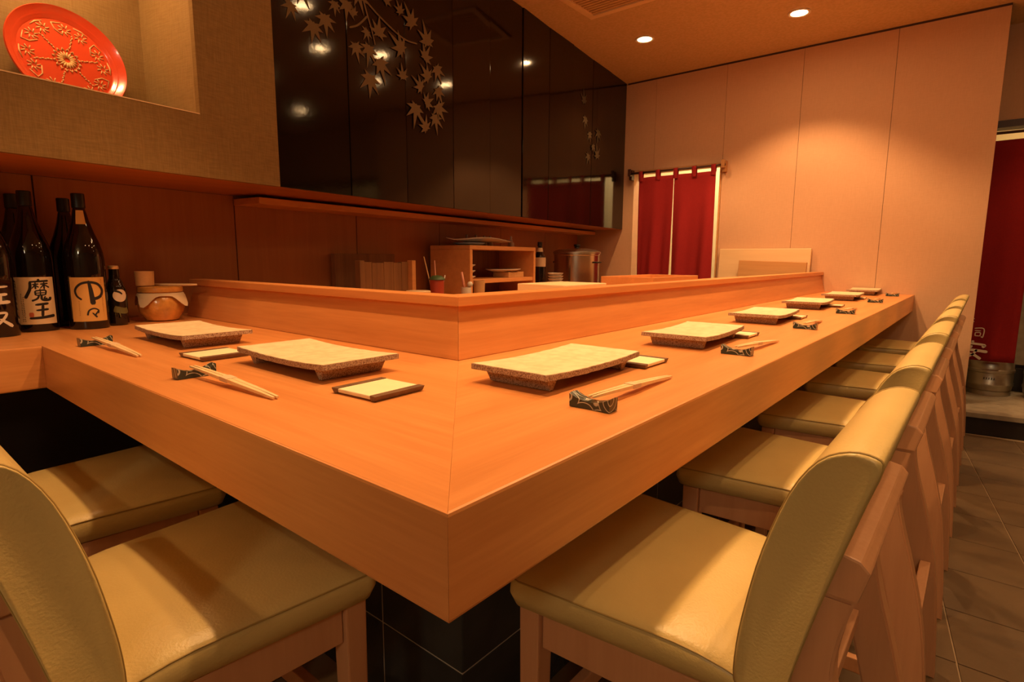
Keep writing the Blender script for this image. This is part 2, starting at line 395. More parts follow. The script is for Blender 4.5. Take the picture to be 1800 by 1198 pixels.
for (a, b, c, d) in [(-3.2, 2.7, -2.9, -1.2), (-3.2, -.9, -1.2, 4.2)]:
    add_box(far_f, a, b, c, d, -.01, -.0005)
o = bm_obj('paving', far_f, 'floor_tile', fl)

ce = box('ceiling', -3.2, 2.7, -2.9, 6.2, CEIL, CEIL + .1, 'ceiling'); ce['kind'] = 'structure'

# far wall (square to the counter) built of tall panels, door opening to the kitchen
YW = 4.158
wf = root('wall_far')
TOP = CEIL - .012
def panel(boxes):
    bm = bmesh.new()
    for (a, b, z0, z1) in boxes: add_box(bm, a, b, YW, YW + .10, z0, z1)
    return bm_obj('wall_panel', bm, 'pink_wall', wf)
DX0, DX1, DZ = -2.035, -1.2915, FZ + .955
g = .0012
box('wall_core', DX1 + .003, .305, YW + .008, YW + .11, 0, TOP, 'dark_line', wf)
panel([(-3.1, DX0, 0, TOP), (DX0, -1.86 - g, DZ, TOP)])
panel([(-1.86 + g, -1.291 - g, DZ, TOP)])
for a, b in [(-1.291, -.765), (-.765, -.222), (-.222, .312)]: panel([(a + g, b - g, 0, TOP)])
t1 = box('trim_1', wx(YW, 0), .312, YW - .004, YW + .1, TOP, CEIL, 'dark_line'); t1['kind'] = 'structure'
# wooden door jamb on the right side of the kitchen opening
t2 = root('trim_2')
box('jamb', DX1 - .014, DX1 - .001, YW - .006, YW + .115, 0, DZ, 'tan_wood', t2, .002)
box('head', DX0 + .001, DX1 - .015, YW + .0, YW + .115, DZ - .02, DZ - .001, 'tan_wood', t2, .002)
# bright back room behind the kitchen curtain
wr = root('wall_kitchen_room')
box('wall_panel', -3.0, -.9, 5.6, 5.7, 0, CEIL, 'cream_wall', wr)
box('wall_panel', -.9, -.8, YW + .14, 5.7, 0, CEIL, 'cream_wall', wr)
box('wall_panel', -3.1, -3.0, YW + .14, 5.7, 0, CEIL, 'cream_wall', wr)

# oblique back wall: upper part overhanging, with a display niche
wb = root('wall_back')
ZB, ZT = .47, 1.672
NS0, NS1, NZ0, NZ1, ND = -4.75, -3.712, .66, 1.22, .31
wbox('wall_panel', -6.6, -3.434, 0.0, .02, ZB, NZ0, 'beige_wall', wb)
wbox('wall_panel', NS1, -3.434, 0.0, .02, NZ0, ZT, 'beige_wall', wb)
wbox('wall_panel', -6.6, NS0, 0.0, .02, NZ0, ZT, 'beige_wall', wb)
wbox('wall_panel', NS0, NS1, 0.0, .02, NZ1, ZT, 'beige_wall', wb)
wbox('niche_back', NS0 - .02, NS1 + .02, ND, ND + .02, NZ0 - .045, NZ1 + .02, 'niche_wall', wb)
wbox('niche_side', NS1, NS1 + .02, .02, ND, NZ0 - .045, NZ1 + .02, 'niche_wall', wb)
wbox('niche_side', NS0 - .02, NS0, .02, ND, NZ0 - .045, NZ1 + .02, 'niche_wall', wb)
wbox('niche_top', NS0, NS1, .02, ND, NZ1, NZ1 + .02, 'niche_wall', wb)
wbox('niche_edge_glint', NS0, NS1, -.0012, .03, NZ0 + .0002, NZ0 + .0030, 'pale_wood', wb)  # thin pale strip painted in for light caught on the niche's edge bevel
wbox('niche_lip', NS0, NS1, .0202, .03, NZ0 - .04, NZ0, 'beige_wall', wb)
wbox('niche_floor', NS0, NS1, .0305, ND, NZ0 - .045, NZ0 - .015, 'beige_wall', wb)
wbox('soffit', -6.6, -.002, .022, .44, ZB, ZB + .015, 'soffit_wood', wb)
wbox('core', -6.6, -3.434, .34, .44, ZB + .016, ZT, 'dark_line', wb)
wbox('core', -3.43, -.005, .03, .44, ZB + .016, ZT, 'dark_line', wb)
# lower wall: wooden panels set back
seams = [-6.7, -6.04, -5.36, -4.69, -4.01, -3.335, -2.665, -1.989, -1.292, -.62, -.004]
wl = root('wall_back_lower')
for a, b in zip(seams[:-1], seams[1:]):
    wbox('wood_panel', a + .0025, b - .0025, .44, .46, -FZ, ZB - .001, 'wall_wood', wl)
wbox('core', -6.7, -.004, .446, .50, -FZ, ZB - .001, 'dark_line', wl)
o = wbox('trim_3', -3.338, -.004, .265, .438, .430, .456, 'shelf_wood', None, .002); o['kind'] = 'structure'
o.name = 'trim_3'
# lacquer panels with gilt maple leaves
LEAF_K = 1.32
LEAVES = [(-3.247, 1.076, .05, -100), (-3.191, 1.121, .051, -85), (-3.342, 1.113, .039, -115), (-3.141, 1.188, .034, -90), (-3.082, 1.209, .048, -95), (-3.043, 1.183, .027, 120), (-3.042, 1.065, .044, -75), (-2.968, 1.078, .05, -100), (-2.91, 1.15, .053, 85), (-2.976, 1.139, .032, -120), (-2.907, 1.04, .057, -70), (-2.965, .963, .061, -95), (-2.769, 1.131, .059, 150), (-2.773, 1.283, .034, 120), (-2.698, 1.26, .059, 125), (-2.593, 1.211, .062, 110), (-2.613, 1.138, .051, 60), (-2.529, 1.116, .052, -60), (-2.592, 1.059, .051, 140), (-2.765, 1.015, .041, 100), (-2.682, .907, .062, -100), (-2.609, .941, .046, 30), (-2.522, 1.019, .047, -60), (-2.523, .942, .059, -50), (-2.544, .891, .053, -80), (-2.612, .825, .047, 130), (-2.644, 1.001, .045, 150),
          (-3.30, 1.19, .05, -60), (-3.21, 1.24, .045, -100), (-3.02, 1.27, .05, -70), (-2.87, 1.30, .05, 60),
          (-.845, 1.341, .056, 100), (-.815, 1.233, .052, -100), (-.735, 1.141, .048, -80), (-.583, 1.179, .06, -100), (-.75, .981, .049, -110), (-.596, .994, .06, 100), (-.679, 1.062, .039, -70)]
TWIGS = [[(-2.992, 1.251), (-2.973, 1.204), (-2.947, 1.144), (-2.933, 1.10)], [(-2.995, 1.262), (-2.892, 1.217), (-2.76, 1.179), (-2.666, 1.184)],
         [(-2.76, 1.179), (-2.752, 1.116)], [(-2.974, 1.197), (-3.025, 1.148), (-3.073, 1.123)]]
def leaf_poly(s, z, r, a, jit):
    tips = [(0, 1.15), (42, .95), (82, .72), (122, .45), (180, .18), (-122, .45), (-82, .72), (-42, .95)]
    val = [(21, .42), (62, .38), (103, .30), (150, .14), (-150, .14), (-103, .30), (-62, .38), (-21, .42)]
    pts = []
    for (ta, tr), (va, vr) in zip(tips, val):
        for (an, rr) in ((ta, tr * (1 + jit.uniform(-.12, .12))), (va, vr)):
            th = math.radians(a + an); pts.append((s + r * rr * math.cos(th), z + r * rr * math.sin(th)))
    return pts
PW = .3446
jr = random.Random(3)
lq = wb
panels = []
for k in range(10):
    a = -3.43 + k * .343; b = a + .343
    if k == 9: b = -.004
    tz = [0, .0, .0, .0, .004, .0, .0, .003, .0, .0][k]
    tw_ = [.0, .0022, -.0025, .0028, -.0010, .0030, -.0018, .0012, -.0022, .0][k]
    q = [(a + .0015, .012 + tz - tw_), (b - .0015, .012 + tz + tw_), (b - .0015, .03), (a + .0015, .03)]
    o = prism('lacquer_panel', [W(s_, t_, ZB + .001) for s_, t_ in q], [W(s_, t_, ZT - .001) for s_, t_ in q], 'lacquer', lq, .001)
    o['label'] = 'glossy black lacquer panel'
    panels.append((a, b, .012 + tz - abs(tw_), o))
def panel_of(s):
    for p in panels:
        if p[0] <= s < p[1]: return p
    return panels[0]
for (s, z, r, a) in LEAVES:
    p = panel_of(s); pts = leaf_poly(s, z, r * LEAF_K, a, jr)
    pts = [(min(max(x, p[0] - .0), p[1] + .0), y) if False else (x, y) for x, y in pts]
    bm = bmesh.new()
    c = bm.verts.new(W(s, p[2] - .0022, z)); ring = [bm.verts.new(W(x, p[2] - .0022, y)) for x, y in pts]
    low = [bm.verts.new(W(x, p[2] - .0002, y)) for x, y in pts]
    for i in range(len(ring)):
        j = (i + 1) % len(ring)
        bm.faces.new((c, ring[i], ring[j])); bm.faces.new((ring[i], low[i], low[j], ring[j]))
    bm_obj('maple_leaf', bm, 'gold_leaf' if s < -2 else 'darker_leaf', p[3])  # leaves towards the far wall get the darker gilt
for tw in TWIGS:
    p = panel_of(tw[len(tw) // 2][0]); bm = bmesh.new()
    add_strokes(bm, [(tw, .009, .006)], lambda u, v: W(u, p[2] - .0017, v))
    bm_obj('twig', bm, 'gold_leaf', p[3])

# other walls of the room, out of view
o = box('wall_right', 2.6, 2.7, -2.9, 6.2, 0, CEIL, 'plaster'); o['kind'] = 'structure'
o = box('wall_front', -3.2, 2.7, -2.9, -2.8, 0, CEIL, 'plaster'); o['kind'] = 'structure'
# lintel wall over the passage on the right, passage end wall
wp = root('wall_passage')
box('lintel', .30, 2.6, 4.56, 4.66, FZ + 1.10, CEIL, 'pink_wall', wp)
box('beam', .30, 2.6, 4.545, 4.67, FZ + 1.055, FZ + 1.098, 'dark_rod', wp)
box('end_wall', .20, 2.6, 5.7, 5.8, FZ + .601, CEIL, 'cream_wall', wp)
box('wainscot', .20, 2.6, 5.69, 5.8, 0, FZ + .60, 'concrete', wp)
box('side_wall', .19, .29, YW + .115, 5.7, 0, CEIL, 'cream_wall', wp)
stp = root('trim_4')
q = [(.316, 3.93), (2.6, 4.20), (2.6, 5.65), (.316, 5.65)]
flat_prism('step_front', [(.318, 3.945), (2.6, 4.215), (2.6, 5.64), (.318, 5.64)], 0, .10, 'near_black', stp)
flat_prism('step_slab', q, .1005, .130, 'concrete', stp, .003)

# =================================================================== CEILING LAMPS
def add_lamp(i, x, y, watt, ang):
    labs = {0: 'round recessed downlight between the air vent and the pink wall, near the lacquer panels',
            1: 'round recessed downlight over the far end of the long counter'}
    if i < 2: lab, grp = labs[i], None
    elif i < 10: lab, grp = 'round recessed downlight in the ceiling above the counter', 'downlights above the counter'
    else: lab, grp = 'round recessed downlight in the ceiling above the aisle behind the chairs', 'downlights above the aisle'
    t = thing('downlight', lab, 'ceiling light', (x, y, CEIL), 0, grp)
    lathe('trim_ring', [(.046, -.001), (.062, -.001), (.064, -.005), (.058, -.008), (.047, -.006), (.046, -.001)], 'trim_ring', t, 28)
    lathe('lens', [(0, -.004), (.030, -.0035), (.0455, -.003), (.0455, -.0005), (0, -.0005)], 'lamp_lens', t, 28)
    ld = bpy.data.lights.new('downlight_beam', 'SPOT'); ld.energy = watt * LP; ld.color = WARM
    ld.spot_size = math.radians(ang); ld.spot_blend = .45; ld.shadow_soft_size = .022
    lo = bpy.data.objects.new('downlight_beam', ld); COL.objects.link(lo); lo.parent = t; lo.location = (0, 0, -.03)
LP = 2.3
for i, (x, y, wt, ang) in enumerate(LAMPS): add_lamp(i, x, y, wt, ang)
# small lamp inside the niche, lights of the back rooms
def point(name, lab, loc, watt, col, r=.03):
    t = thing(name, lab, 'ceiling light', loc)
    lathe('lens', [(0, -.03), (.025, -.026), (.04, -.01), (.042, 0), (0, 0)], 'lamp_lens', t, 20)
    ld = bpy.data.lights.new(name + '_bulb', 'POINT'); ld.energy = watt; ld.color = col; ld.shadow_soft_size = r
    lo = bpy.data.objects.new(name + '_bulb', ld); COL.objects.link(lo); lo.parent = t; lo.location = (0, 0, -.06)
point('niche_light', 'small round lamp in the top of the wall niche', W(-4.06, .10, NZ1), 3.8, WARM, .02)
point('kitchen_light', 'ceiling lamp in the room behind the kitchen curtain', (-1.7, 4.9, CEIL), 60, (1, .82, .5), .08)
point('passage_light', 'ceiling lamp in the passage behind the red curtain', (1.0, 5.15, CEIL), 16, (1, .75, .42), .08)

t = thing('fill_lamp', 'added round frosted fill lamp on the ceiling, out of view', 'ceiling light', (1.0, -2.35, CEIL))  # unseen lamp added behind the camera for soft fill on chairs and tiles
lathe('base_plate', [(0, -.001), (.20, -.001), (.20, -.02), (0, -.021)], 'trim_ring', t, 36)
ld = bpy.data.lights.new('fill_glow', 'POINT'); ld.energy = 30; ld.color = (1.0, .84, .56); ld.shadow_soft_size = .16
lo = bpy.data.objects.new('fill_glow', ld); COL.objects.link(lo); lo.parent = t; lo.location = (0, 0, -.28)
lathe('shade', [(.19, -.021), (.19, -.06), (.18, -.085), (.12, -.105), (0, -.112)], 'fill_shade', t, 36)
# ceiling air vent
vt = thing('ceiling_vent', 'square wooden air vent in the ceiling beside the lacquer panels', 'air vent', (-1.41, 2.58, CEIL), 0)
R0, R1 = .245, .205
for (a, b, c, d) in [(-R0, R0, -R0, -R1), (-R0, R0, R1, R0), (-R0, -R1, -R1, R1), (R1, R0, -R1, R1)]:
    box('frame', a, b, c, d, -.016, -.0005, 'pale_wood', vt, .003)
box('grille_back', -R1, R1, -R1, R1, -.004, -.0006, 'vent', vt)
for k in range(14):
    yy = -R1 + .02 + k * .0282
    box('slat', -R1 + .001, R1 - .001, yy, yy + .016, -.009, -.0045, 'vent', vt)

# =================================================================== BAR COUNTER
bc = thing('bar_counter', 'L-shaped hinoki wood sushi bar counter on a black tiled base', 'counter', (0, 0, 0))
TH = .105
BI, BJ = .60, .615    # inner mitre corner
top_board('countertop', [(0, 0), (0, YW - .002), (-BI, YW - .002), (-BI, BJ)], (1, 2, 3), FZ - TH, FZ, 'hinoki_y', bc)
top_board('countertop', [(-.0003, 0), (-BI - .0003, BJ), (wx(BJ, .44) + .003, BJ), (wx(0, .44) + .003, 0), (-1.43, 0)], (0, 1, 2, 3), FZ - TH, FZ, 'hinoki_x', bc)
top_board('countertop', [(-1.43, -.0003), (wx(0, .44) + .003, -.0003), (wx(-1.5, .44) + .003, -1.5), (-1.43, -1.5)], (0, 1, 2), FZ - TH, FZ, 'hinoki_y', bc)
# riser: battered boards with an overhanging cap, mitred at the corner
RX, RY = -.518, .531
def riser(prof, name, mat_y, mat_x, bev=.0015, xl=-1.955):
    # prof: list of (inset, z)
    a = [(RX - i, RY + i, FZ + z) for i, z in prof]; b = [(RX - i, YW - .002, FZ + z) for i, z in prof]
    prism(name, a, b, mat_y, bc, bev)
    a = [(RX - i - .0005, RY + i, FZ + z) for i, z in prof]; b = [(xl, RY + i, FZ + z) for i, z in prof]
    prism(name, a, b, mat_x, bc, bev)
riser([(0, .0005), (.032, .1145), (.055, .1145), (.055, .0005)], 'riser_board', 'hinoki_y', 'hinoki_x')
riser([(.016, .115), (.016, .1365), (.075, .1365), (.075, .115)], 'riser_cap', 'hinoki_y', 'hinoki_x', .002)
# tiled base
BX, BY = -.383, .40
base = flat_prism('base', [(BX - .0016, BY + .0016), (BX - .0016, YW - .003), (BX - .12, YW - .003), (BX - .12, BY + .12), (-1.9, BY + .12), (-1.9, BY + .0016)], 0.001, FZ - TH - .001, 'grout', bc)
base['label'] = 'black tiled base'
box('base_void', -1.90, -1.62, -1.45, BY - .001, .001, FZ - TH - .001, 'near_black', bc)  # base piece coloured near-black to stand in for the unlit void under the return
rows = [(.002, .200), (.204, .488), (.492, .694)]
def tile_mesh(w, h):
    bm = bmesh.new(); add_box(bm, 0, w, 0, .007, 0, h, None, .0015)
    bmesh.ops.recalc_face_normals(bm, faces=bm.faces)
    me = bpy.data.meshes.new('tile'); bm.to_mesh(me); bm.free(); me.materials.append(M['black_tile']); return me
cache = {}
def put_tile(x, y, z, w, h, rz):
    key = (round(w, 3), round(h, 3))
    if key not in cache: cache[key] = tile_mesh(w, h)
    o = bpy.data.objects.new('tile', cache[key]); COL.objects.link(o); o.parent = base; o.location = (x, y, z); o.rotation_euler = (0, 0, rz)
for z0, z1 in rows:
    xr = BX - .001
    for k in range(6):
        w = .250 if k == 0 else .284
        put_tile(xr - w, BY, z0, w, z1 - z0, 0); xr -= w + .005
    yl = BY + .002
    while yl < YW - .05:
        w = min(.284, YW - .005 - yl)
        put_tile(BX, yl, z0, w, z1 - z0, PI / 2); yl += w + .005
# =================================================================== CHAIRS
def build_chair():
    t = thing('bar_chair', '', 'chair')
    # seat cushion
    def outline(k, n=7):
        hf, hb, yf, yb, r = .215, .182, .197, -.185, .022
        cs = [(hf, yf), (-hf, yf), (-hb, yb), (hb, yb)]; out = []
        cen = [(hf - r, yf - r, 0), (-hf + r, yf - r, 90), (-hb + r, yb + r, 180), (hb - r, yb + r, 270)]
        for ci, (cx, cy, a0) in enumerate(cen):
            for j in range(n):
                a = math.radians(a0 + 90 * j / (n - 1)); out.append((cx + r * math.cos(a), cy + r * math.sin(a)))
        # densify long sides
        dens = []
        for i in range(len(out)):
            p, q = out[i], out[(i + 1) % len(out)]; d = math.hypot(q[0] - p[0], q[1] - p[1]); m = max(1, int(d / .03))
            for j in range(m): dens.append((p[0] + (q[0] - p[0]) * j / m, p[1] + (q[1] - p[1]) * j / m))
        return [(x * (1 - k / .2), y * (1 - k / .19)) for x, y in dens]
    def drop(y): u = max(0, (-.05 - y) / .13); return .024 * u * u
    bm = bmesh.new(); rings = []
    for k, z, f in [(.012, .476, 0), (.003, .479, 0), (-.003, .497, .3), (-.002, .514, .8), (.002, .522, 1), (.012, .5275, 1), (.03, .531, 1), (.07, .534, 1), (.12, .536, 1)]:
        rings.append([bm.verts.new((x, y, z - f * drop(y))) for x, y in outline(k)])
    n = len(rings[0])
    for a, b in zip(rings[:-1], rings[1:]):
        for i in range(n): bm.faces.new((a[i], a[(i + 1) % n], b[(i + 1) % n], b[i]))
    bm.faces.new(list(reversed(rings[0])))
    c = bm.verts.new((0, 0, .537))
    for i in range(n): bm.faces.new((rings[-1][i], rings[-1][(i + 1) % n], c))
    seat = bm_obj('seat_cushion', bm, 'leather', t, True); seat['label'] = 'pale green leather seat'
    bm = bmesh.new(); add_loop_tube(bm, [(x, y, .5215 - drop(y)) for x, y in outline(.0005)], .0014)
    bm_obj('piping', bm, 'piping', seat, True)
    # back cushion
    prof = [(-.150, .512), (-.150, .56), (-.158, .62), (-.172, .69), (-.196, .765), (-.222, .808), (-.250, .824), (-.274, .823), (-.280, .812), (-.268, .77), (-.246, .69), (-.228, .62), (-.214, .56), (-.204, .515), (-.19, .506), (-.165, .506)]
    pr = catmull(prof, 3, True); cy = sum(p[0] for p in pr) / len(pr); cz = sum(p[1] for p in pr) / len(pr)
    bm = bmesh.new(); rings = []
    for x, sc in [(-.200, .90), (-.2015, .955), (-.1985, .985), (-.192, 1.0), (-.1, 1.0), (0, 1.0), (.1, 1.0), (.192, 1.0), (.1985, .985), (.2015, .955), (.200, .90)]:
        rings.append([bm.verts.new((x, cy + (y - cy) * (1 - (1 - sc) * 1.6), cz + (z - cz) * (1 - (1 - sc) * .45))) for y, z in pr])
    n = len(pr)
    for a, b in zip(rings[:-1], rings[1:]):
        for i in range(n): bm.faces.new((a[i], a[(i + 1) % n], b[(i + 1) % n], b[i]))
    bm.faces.new(rings[0]); bm.faces.new(list(reversed(rings[-1])))
    back = bm_obj('back_cushion', bm, 'leather', t, True); back['label'] = 'pale green leather backrest'
    for sx in (-1, 1):
        bm = bmesh.new(); add_loop_tube(bm, [(sx * .1965, cy + (y - cy) * .985, cz + (z - cz) * .997) for y, z in pr], .0015)
        bm_obj('piping', bm, 'piping', back, True)
    # frame
    fr = [(.655, -.231), (.60, -.217), (.55, -.208), (.48, -.213), (.40, -.233), (.30, -.256), (.15, -.279), (0, -.293)]
    bk = [(0, -.338), (.15, -.328), (.30, -.311), (.42, -.284), (.50, -.262), (.56, -.251), (.61, -.256), (.655, -.266)]
    pf = catmull(fr, 4); pb = catmull(bk, 4)
    poly = [(y, z) for z, y in pf] + [(y, z) for z, y in pb]
    for sx in (-1, 1):
        xa, xb = (.150, .186) if sx > 0 else (-.186, -.150)
        bm = bmesh.new(); add_prism(bm, [(xa, y, max(z, 0)) for y, z in poly], [(xb, y, max(z, 0)) for y, z in poly])
        bmesh.ops.recalc_face_normals(bm, faces=bm.faces)
        es = [e for e in bm.edges if abs(e.verts[0].co.x - e.verts[1].co.x) < 1e-5]
        bmesh.ops.bevel(bm, geom=es, offset=.003, segments=2, affect='EDGES')
        auto_smooth(bm_obj('rear_leg', bm, 'chair_wood', t), 40)
        bm = bmesh.new(); x0 = sx * .185
        add_prism(bm, [(x0 - .015, .148, 0), (x0 + .015, .148, 0), (x0 + .015, .178, 0), (x0 - .015, .178, 0)],
                  [(x0 - .019, .142, .4755), (x0 + .019, .142, .4755), (x0 + .019, .180, .4755), (x0 - .019, .180, .4755)], .003)
        bm_obj('front_leg', bm, 'chair_wood', t)
        bm = bmesh.new()
        q0 = [(sx * .183 - .012, .141), (sx * .183 + .012, .141), (sx * .166 + .012, -.212), (sx * .166 - .012, -.212)]
        add_prism(bm, [(x, y, .414) for x, y in q0], [(x, y, .4755) for x, y in q0], .002); bm_obj('apron', bm, 'chair_wood', t)
        bm = bmesh.new()
        q0 = [(sx * .184 - .009, .150), (sx * .184 + .009, .150), (sx * .166 + .009, -.285), (sx * .166 - .009, -.285)]
        add_prism(bm, [(x, y, .150) for x, y in q0], [(x, y, .182) for x, y in q0], .002); bm_obj('stretcher', bm, 'chair_wood', t)
    add = lambda nm, *a: box(nm, *a, 'chair_wood', t, .003)
    rp = [(-.250, .7085), (-.268, .7045), (-.278, .694), (-.268, .6555), (-.231, .6555)]
    bm = bmesh.new(); add_prism(bm, [(-.188, y, z) for y, z in rp], [(.188, y, z) for y, z in rp], .003); bm_obj('top_rail', bm, 'chair_wood', t)
    add('apron', -.165, .165, .148, .170, .414, .4755)
    add('rear_rail', -.149, .149, -.236, -.218, .440, .465)
    add('stretcher', -.149, .149, -.305, -.283, .265, .297)
    add('footrest', -.168, .168, .152, .172, .225, .260)
    return t
proto = build_chair()
ordn = ['first', 'second', 'third', 'fourth', 'fifth', 'sixth']
chair_pos = []
for k in range(6):
    chair_pos.append((0.0, .53 + .635 * k, PI / 2, 'pale green leather bar chair, %s from the corner along the long counter arm' % ordn[k]))
chair_pos.append((-.585, .0, 0, 'pale green leather bar chair nearest the corner on the short counter arm'))
chair_pos.append((-1.125, -.0, 0, 'pale green leather bar chair beside the side ledge on the short counter arm'))
for i, (x, y, rz, lab) in enumerate(chair_pos):
    c = proto if i == 0 else copy_tree(proto)
    c.location = (x, y, 0); c.rotation_euler = (0, 0, rz)
    tag(c, lab, 'chair', 'green leather bar chairs around the counter')

# =================================================================== PLACE SETTINGS
def build_plate(seed):
    rr = random.Random(seed)
    t = thing('serving_plate', '', 'plate')
    L, Wd = .160, .083
    # outline with uneven edge
    pts = []
    def edge(p, q, n):
        for i in range(n):
            u = i / n; x = p[0] + (q[0] - p[0]) * u; y = p[1] + (q[1] - p[1]) * u
            pts.append((x + rr.uniform(-.0012, .0012), y + rr.uniform(-.0012, .0012)))
    edge((L, Wd), (-L, Wd), 24); edge((-L, Wd), (-L, -Wd), 12); edge((-L, -Wd), (L, -Wd), 24); edge((L, -Wd), (L, Wd), 12)
    zc = lambda x: .0235 + .005 * (abs(x) / L) ** 2.2
    def slab(z0, z1, k, name, mat, dome=0):
        bm = bmesh.new(); rows = []
        # grid mesh from outline: rings scaled inwards
        for (s, zo) in [(k, z0), (k, z1), (k * .985, z1 + dome), (k * .8, z1 + dome), (k * .5, z1 + dome), (k * .2, z1 + dome)]:
            rows.append([bm.verts.new((x * s, y * s, zc(x * s) + zo)) for x, y in pts])
        n = len(pts)
        for a, b in zip(rows[:-1], rows[1:]):
            for i in range(n): bm.faces.new((a[i], a[(i + 1) % n], b[(i + 1) % n], b[i]))
        c = bm.verts.new((0, 0, zc(0) + z1 + dome))
        for i in range(n): bm.faces.new((rows[-1][i], rows[-1][(i + 1) % n], c))
        rows2 = [rows[0]] + [[bm.verts.new((x * s, y * s, zc(x * s) + z0)) for x, y in pts] for s in (k * .6, k * .2)]
        for a, b in zip(rows2[:-1], rows2[1:]):
            for i in range(n): bm.faces.new((a[(i + 1) % n], a[i], b[i], b[(i + 1) % n]))
        c2 = bm.verts.new((0, 0, zc(0) + z0))
        for i in range(n): bm.faces.new((rows2[-1][(i + 1) % n], rows2[-1][i], c2))
        return auto_smooth(bm_obj(name, bm, mat, t), 50)
    slab(-.0045, .0050, 1.0, 'plate_body', 'stone_clay')
    slab(.0051, .0060, .988, 'plate_glaze', 'stone_top', .0004)
    for sx in (-1, 1):
        bm = bmesh.new()
        a, b = .118 * sx, .131 * sx
        add_prism(bm, [(a - .001 * sx, -.066, 0), (b - .004 * sx, -.066, 0), (b - .004 * sx, .066, 0), (a - .001 * sx, .066, 0)],
                  [(a - .010 * sx, -.070, .0225), (b + .006 * sx, -.070, .0225), (b + .006 * sx, .070, .0225), (a - .010 * sx, .070, .0225)], .0015)
        bm_obj('plate_foot', bm, 'stone_clay', t)
    return t
def build_tray():
    t = thing('towel_tray', '', 'tray')
    box('mat', -.040, .040, -.051, .051, 0.002, .0085, 'tray_mat', t, .002)
    for sx in (-1, 1):
        bm = bmesh.new(); a, b = .0405 * sx, .0545 * sx
        add_prism(bm, [(a, -.051, .001), (b - .004 * sx, -.051, 0), (b - .004 * sx, .051, 0), (a, .051, .001)],
                  [(a, -.052, .0092), (b, -.053, .0088), (b, .053, .0088), (a, .052, .0092)], .001)
        bm_obj('edge_bar', bm, 'tray_edge', t)
    return t
def build_rest():
    bm = bmesh.new(); n = 12; rings = []
    for i in range(n + 1):
        u = -1 + 2 * i / n; x = u * .0345; h = .0105 + .0095 * u * u; w = .0110 + .0015 * abs(u)
        rings.append([bm.verts.new(p) for p in [(x * .97, -w, 0), (x * .97, w, 0), (x, w * .92, h), (x, 0, h + .001), (x, -w * .92, h)]])
    for a, b in zip(rings[:-1], rings[1:]):
        for k in range(5): bm.faces.new((a[k], a[(k + 1) % 5], b[(k + 1) % 5], b[k]))
    bm.faces.new(rings[0]); bm.faces.new(list(reversed(rings[-1])))
    return auto_smooth(bm_obj('chopstick_rest', bm, 'rest_glaze'), 40)
def build_sticks(L=.285):
    t = thing('chopsticks', '', 'chopsticks')
    for sx in (-1, 1):
        bm = bmesh.new(); rows = []
        for u, w, h in [(0, .0016, .0030), (.12, .0026, .0042), (.45, .0040, .0056), (.55, .0041, .0058), (.85, .0032, .0046), (1, .0020, .0032)]:
            y = u * L; xc = sx * (.0046 - .0012 * abs(u - .5) * 2)
            zb = .0150 * (1 - u) + .0012
            rows.append([bm.verts.new(p) for p in [(xc - w, y, zb), (xc + w, y, zb), (xc + w, y, zb + h), (xc - w, y, zb + h)]])
        for a, b in zip(rows[:-1], rows[1:]):
            for k in range(4): bm.faces.new((a[k], a[(k + 1) % 4], b[(k + 1) % 4], b[k]))
        bm.faces.new(rows[0]); bm.faces.new(list(reversed(rows[-1])))
        bm_obj('stick', bm, 'bamboo', t)
    bm = bmesh.new(); y0, y1 = .43 * L, .52 * L
    z0a, z1a = .0150 * (1 - .43) + .0006, .0150 * (1 - .52) + .0006
    add_prism(bm, [(-.0095, y0, z0a), (.0095, y0, z0a), (.0095, y0, z0a + .0072), (-.0095, y0, z0a + .0072)],
              [(-.0095, y1, z1a), (.0095, y1, z1a), (.0095, y1, z1a + .0072), (-.0095, y1, z1a + .0072)])
    bm_obj('paper_band', bm, 'paper', t)
    return t
plates = [build_plate(i) for i in (1, 2, 3)]
tray0, rest0, sticks0 = build_tray(), build_rest(), build_sticks()
used = set()
def inst(p, x, y, rz, lab, grp, cat):
    if p.name in used: o = copy_tree(p)
    else: o = p; used.add(p.name)
    o.location = (x, y, FZ + .0008); o.rotation_euler = (0, 0, rz); tag(o, lab, cat, grp)
# long arm: plate y-centre, x-centre, plate turn, tray (x, y), rest y, stick turn
LONG = [(0.555, -0.267, 0, (-.220, .762), .384, 1.0), (1.166, -0.250, 2, (-.205, 1.352), 1.020, -3.0), (1.857, -0.266, 2, (-.222, 2.015), 1.672, 2.0),
        (2.611, -0.286, 2, (-.215, 2.72), 2.356, 1.0), (3.344, -0.268, 1, (-.222, 3.42), 3.172, 2.0), (3.990, -0.258, 3, None, 3.874, 1.0)]
for k, (py, px, ro, tr, ry, st) in enumerate(LONG):
    wh = '%s place setting from the corner on the long arm' % ordn[k]
    inst(plates[k % 3], px, py, PI / 2 + math.radians(ro), 'footed stoneware plate, ' + wh, 'stoneware plates on the counter', 'plate')
    if tr: inst(tray0, tr[0], tr[1], PI / 2, 'small dark-edged towel tray, ' + wh, 'towel trays on the counter', 'tray')
    inst(rest0, -.090, ry, math.radians(1 - k % 3), 'dark swirled chopstick rest, ' + wh, 'chopstick rests on the counter', 'chopstick rest')
    inst(sticks0, -.091, ry - .006, math.radians(st), 'paper-banded wooden chopsticks, ' + wh, 'pairs of chopsticks on the counter', 'chopsticks')
SHORT = [(-0.687, 0.293, 0, (-.415, .242), -.770, .095, -88, 'nearest the corner'), (-1.260, 0.281, 0, (-.965, .214), -1.352, .090, -88, 'beside the sake bottles')]
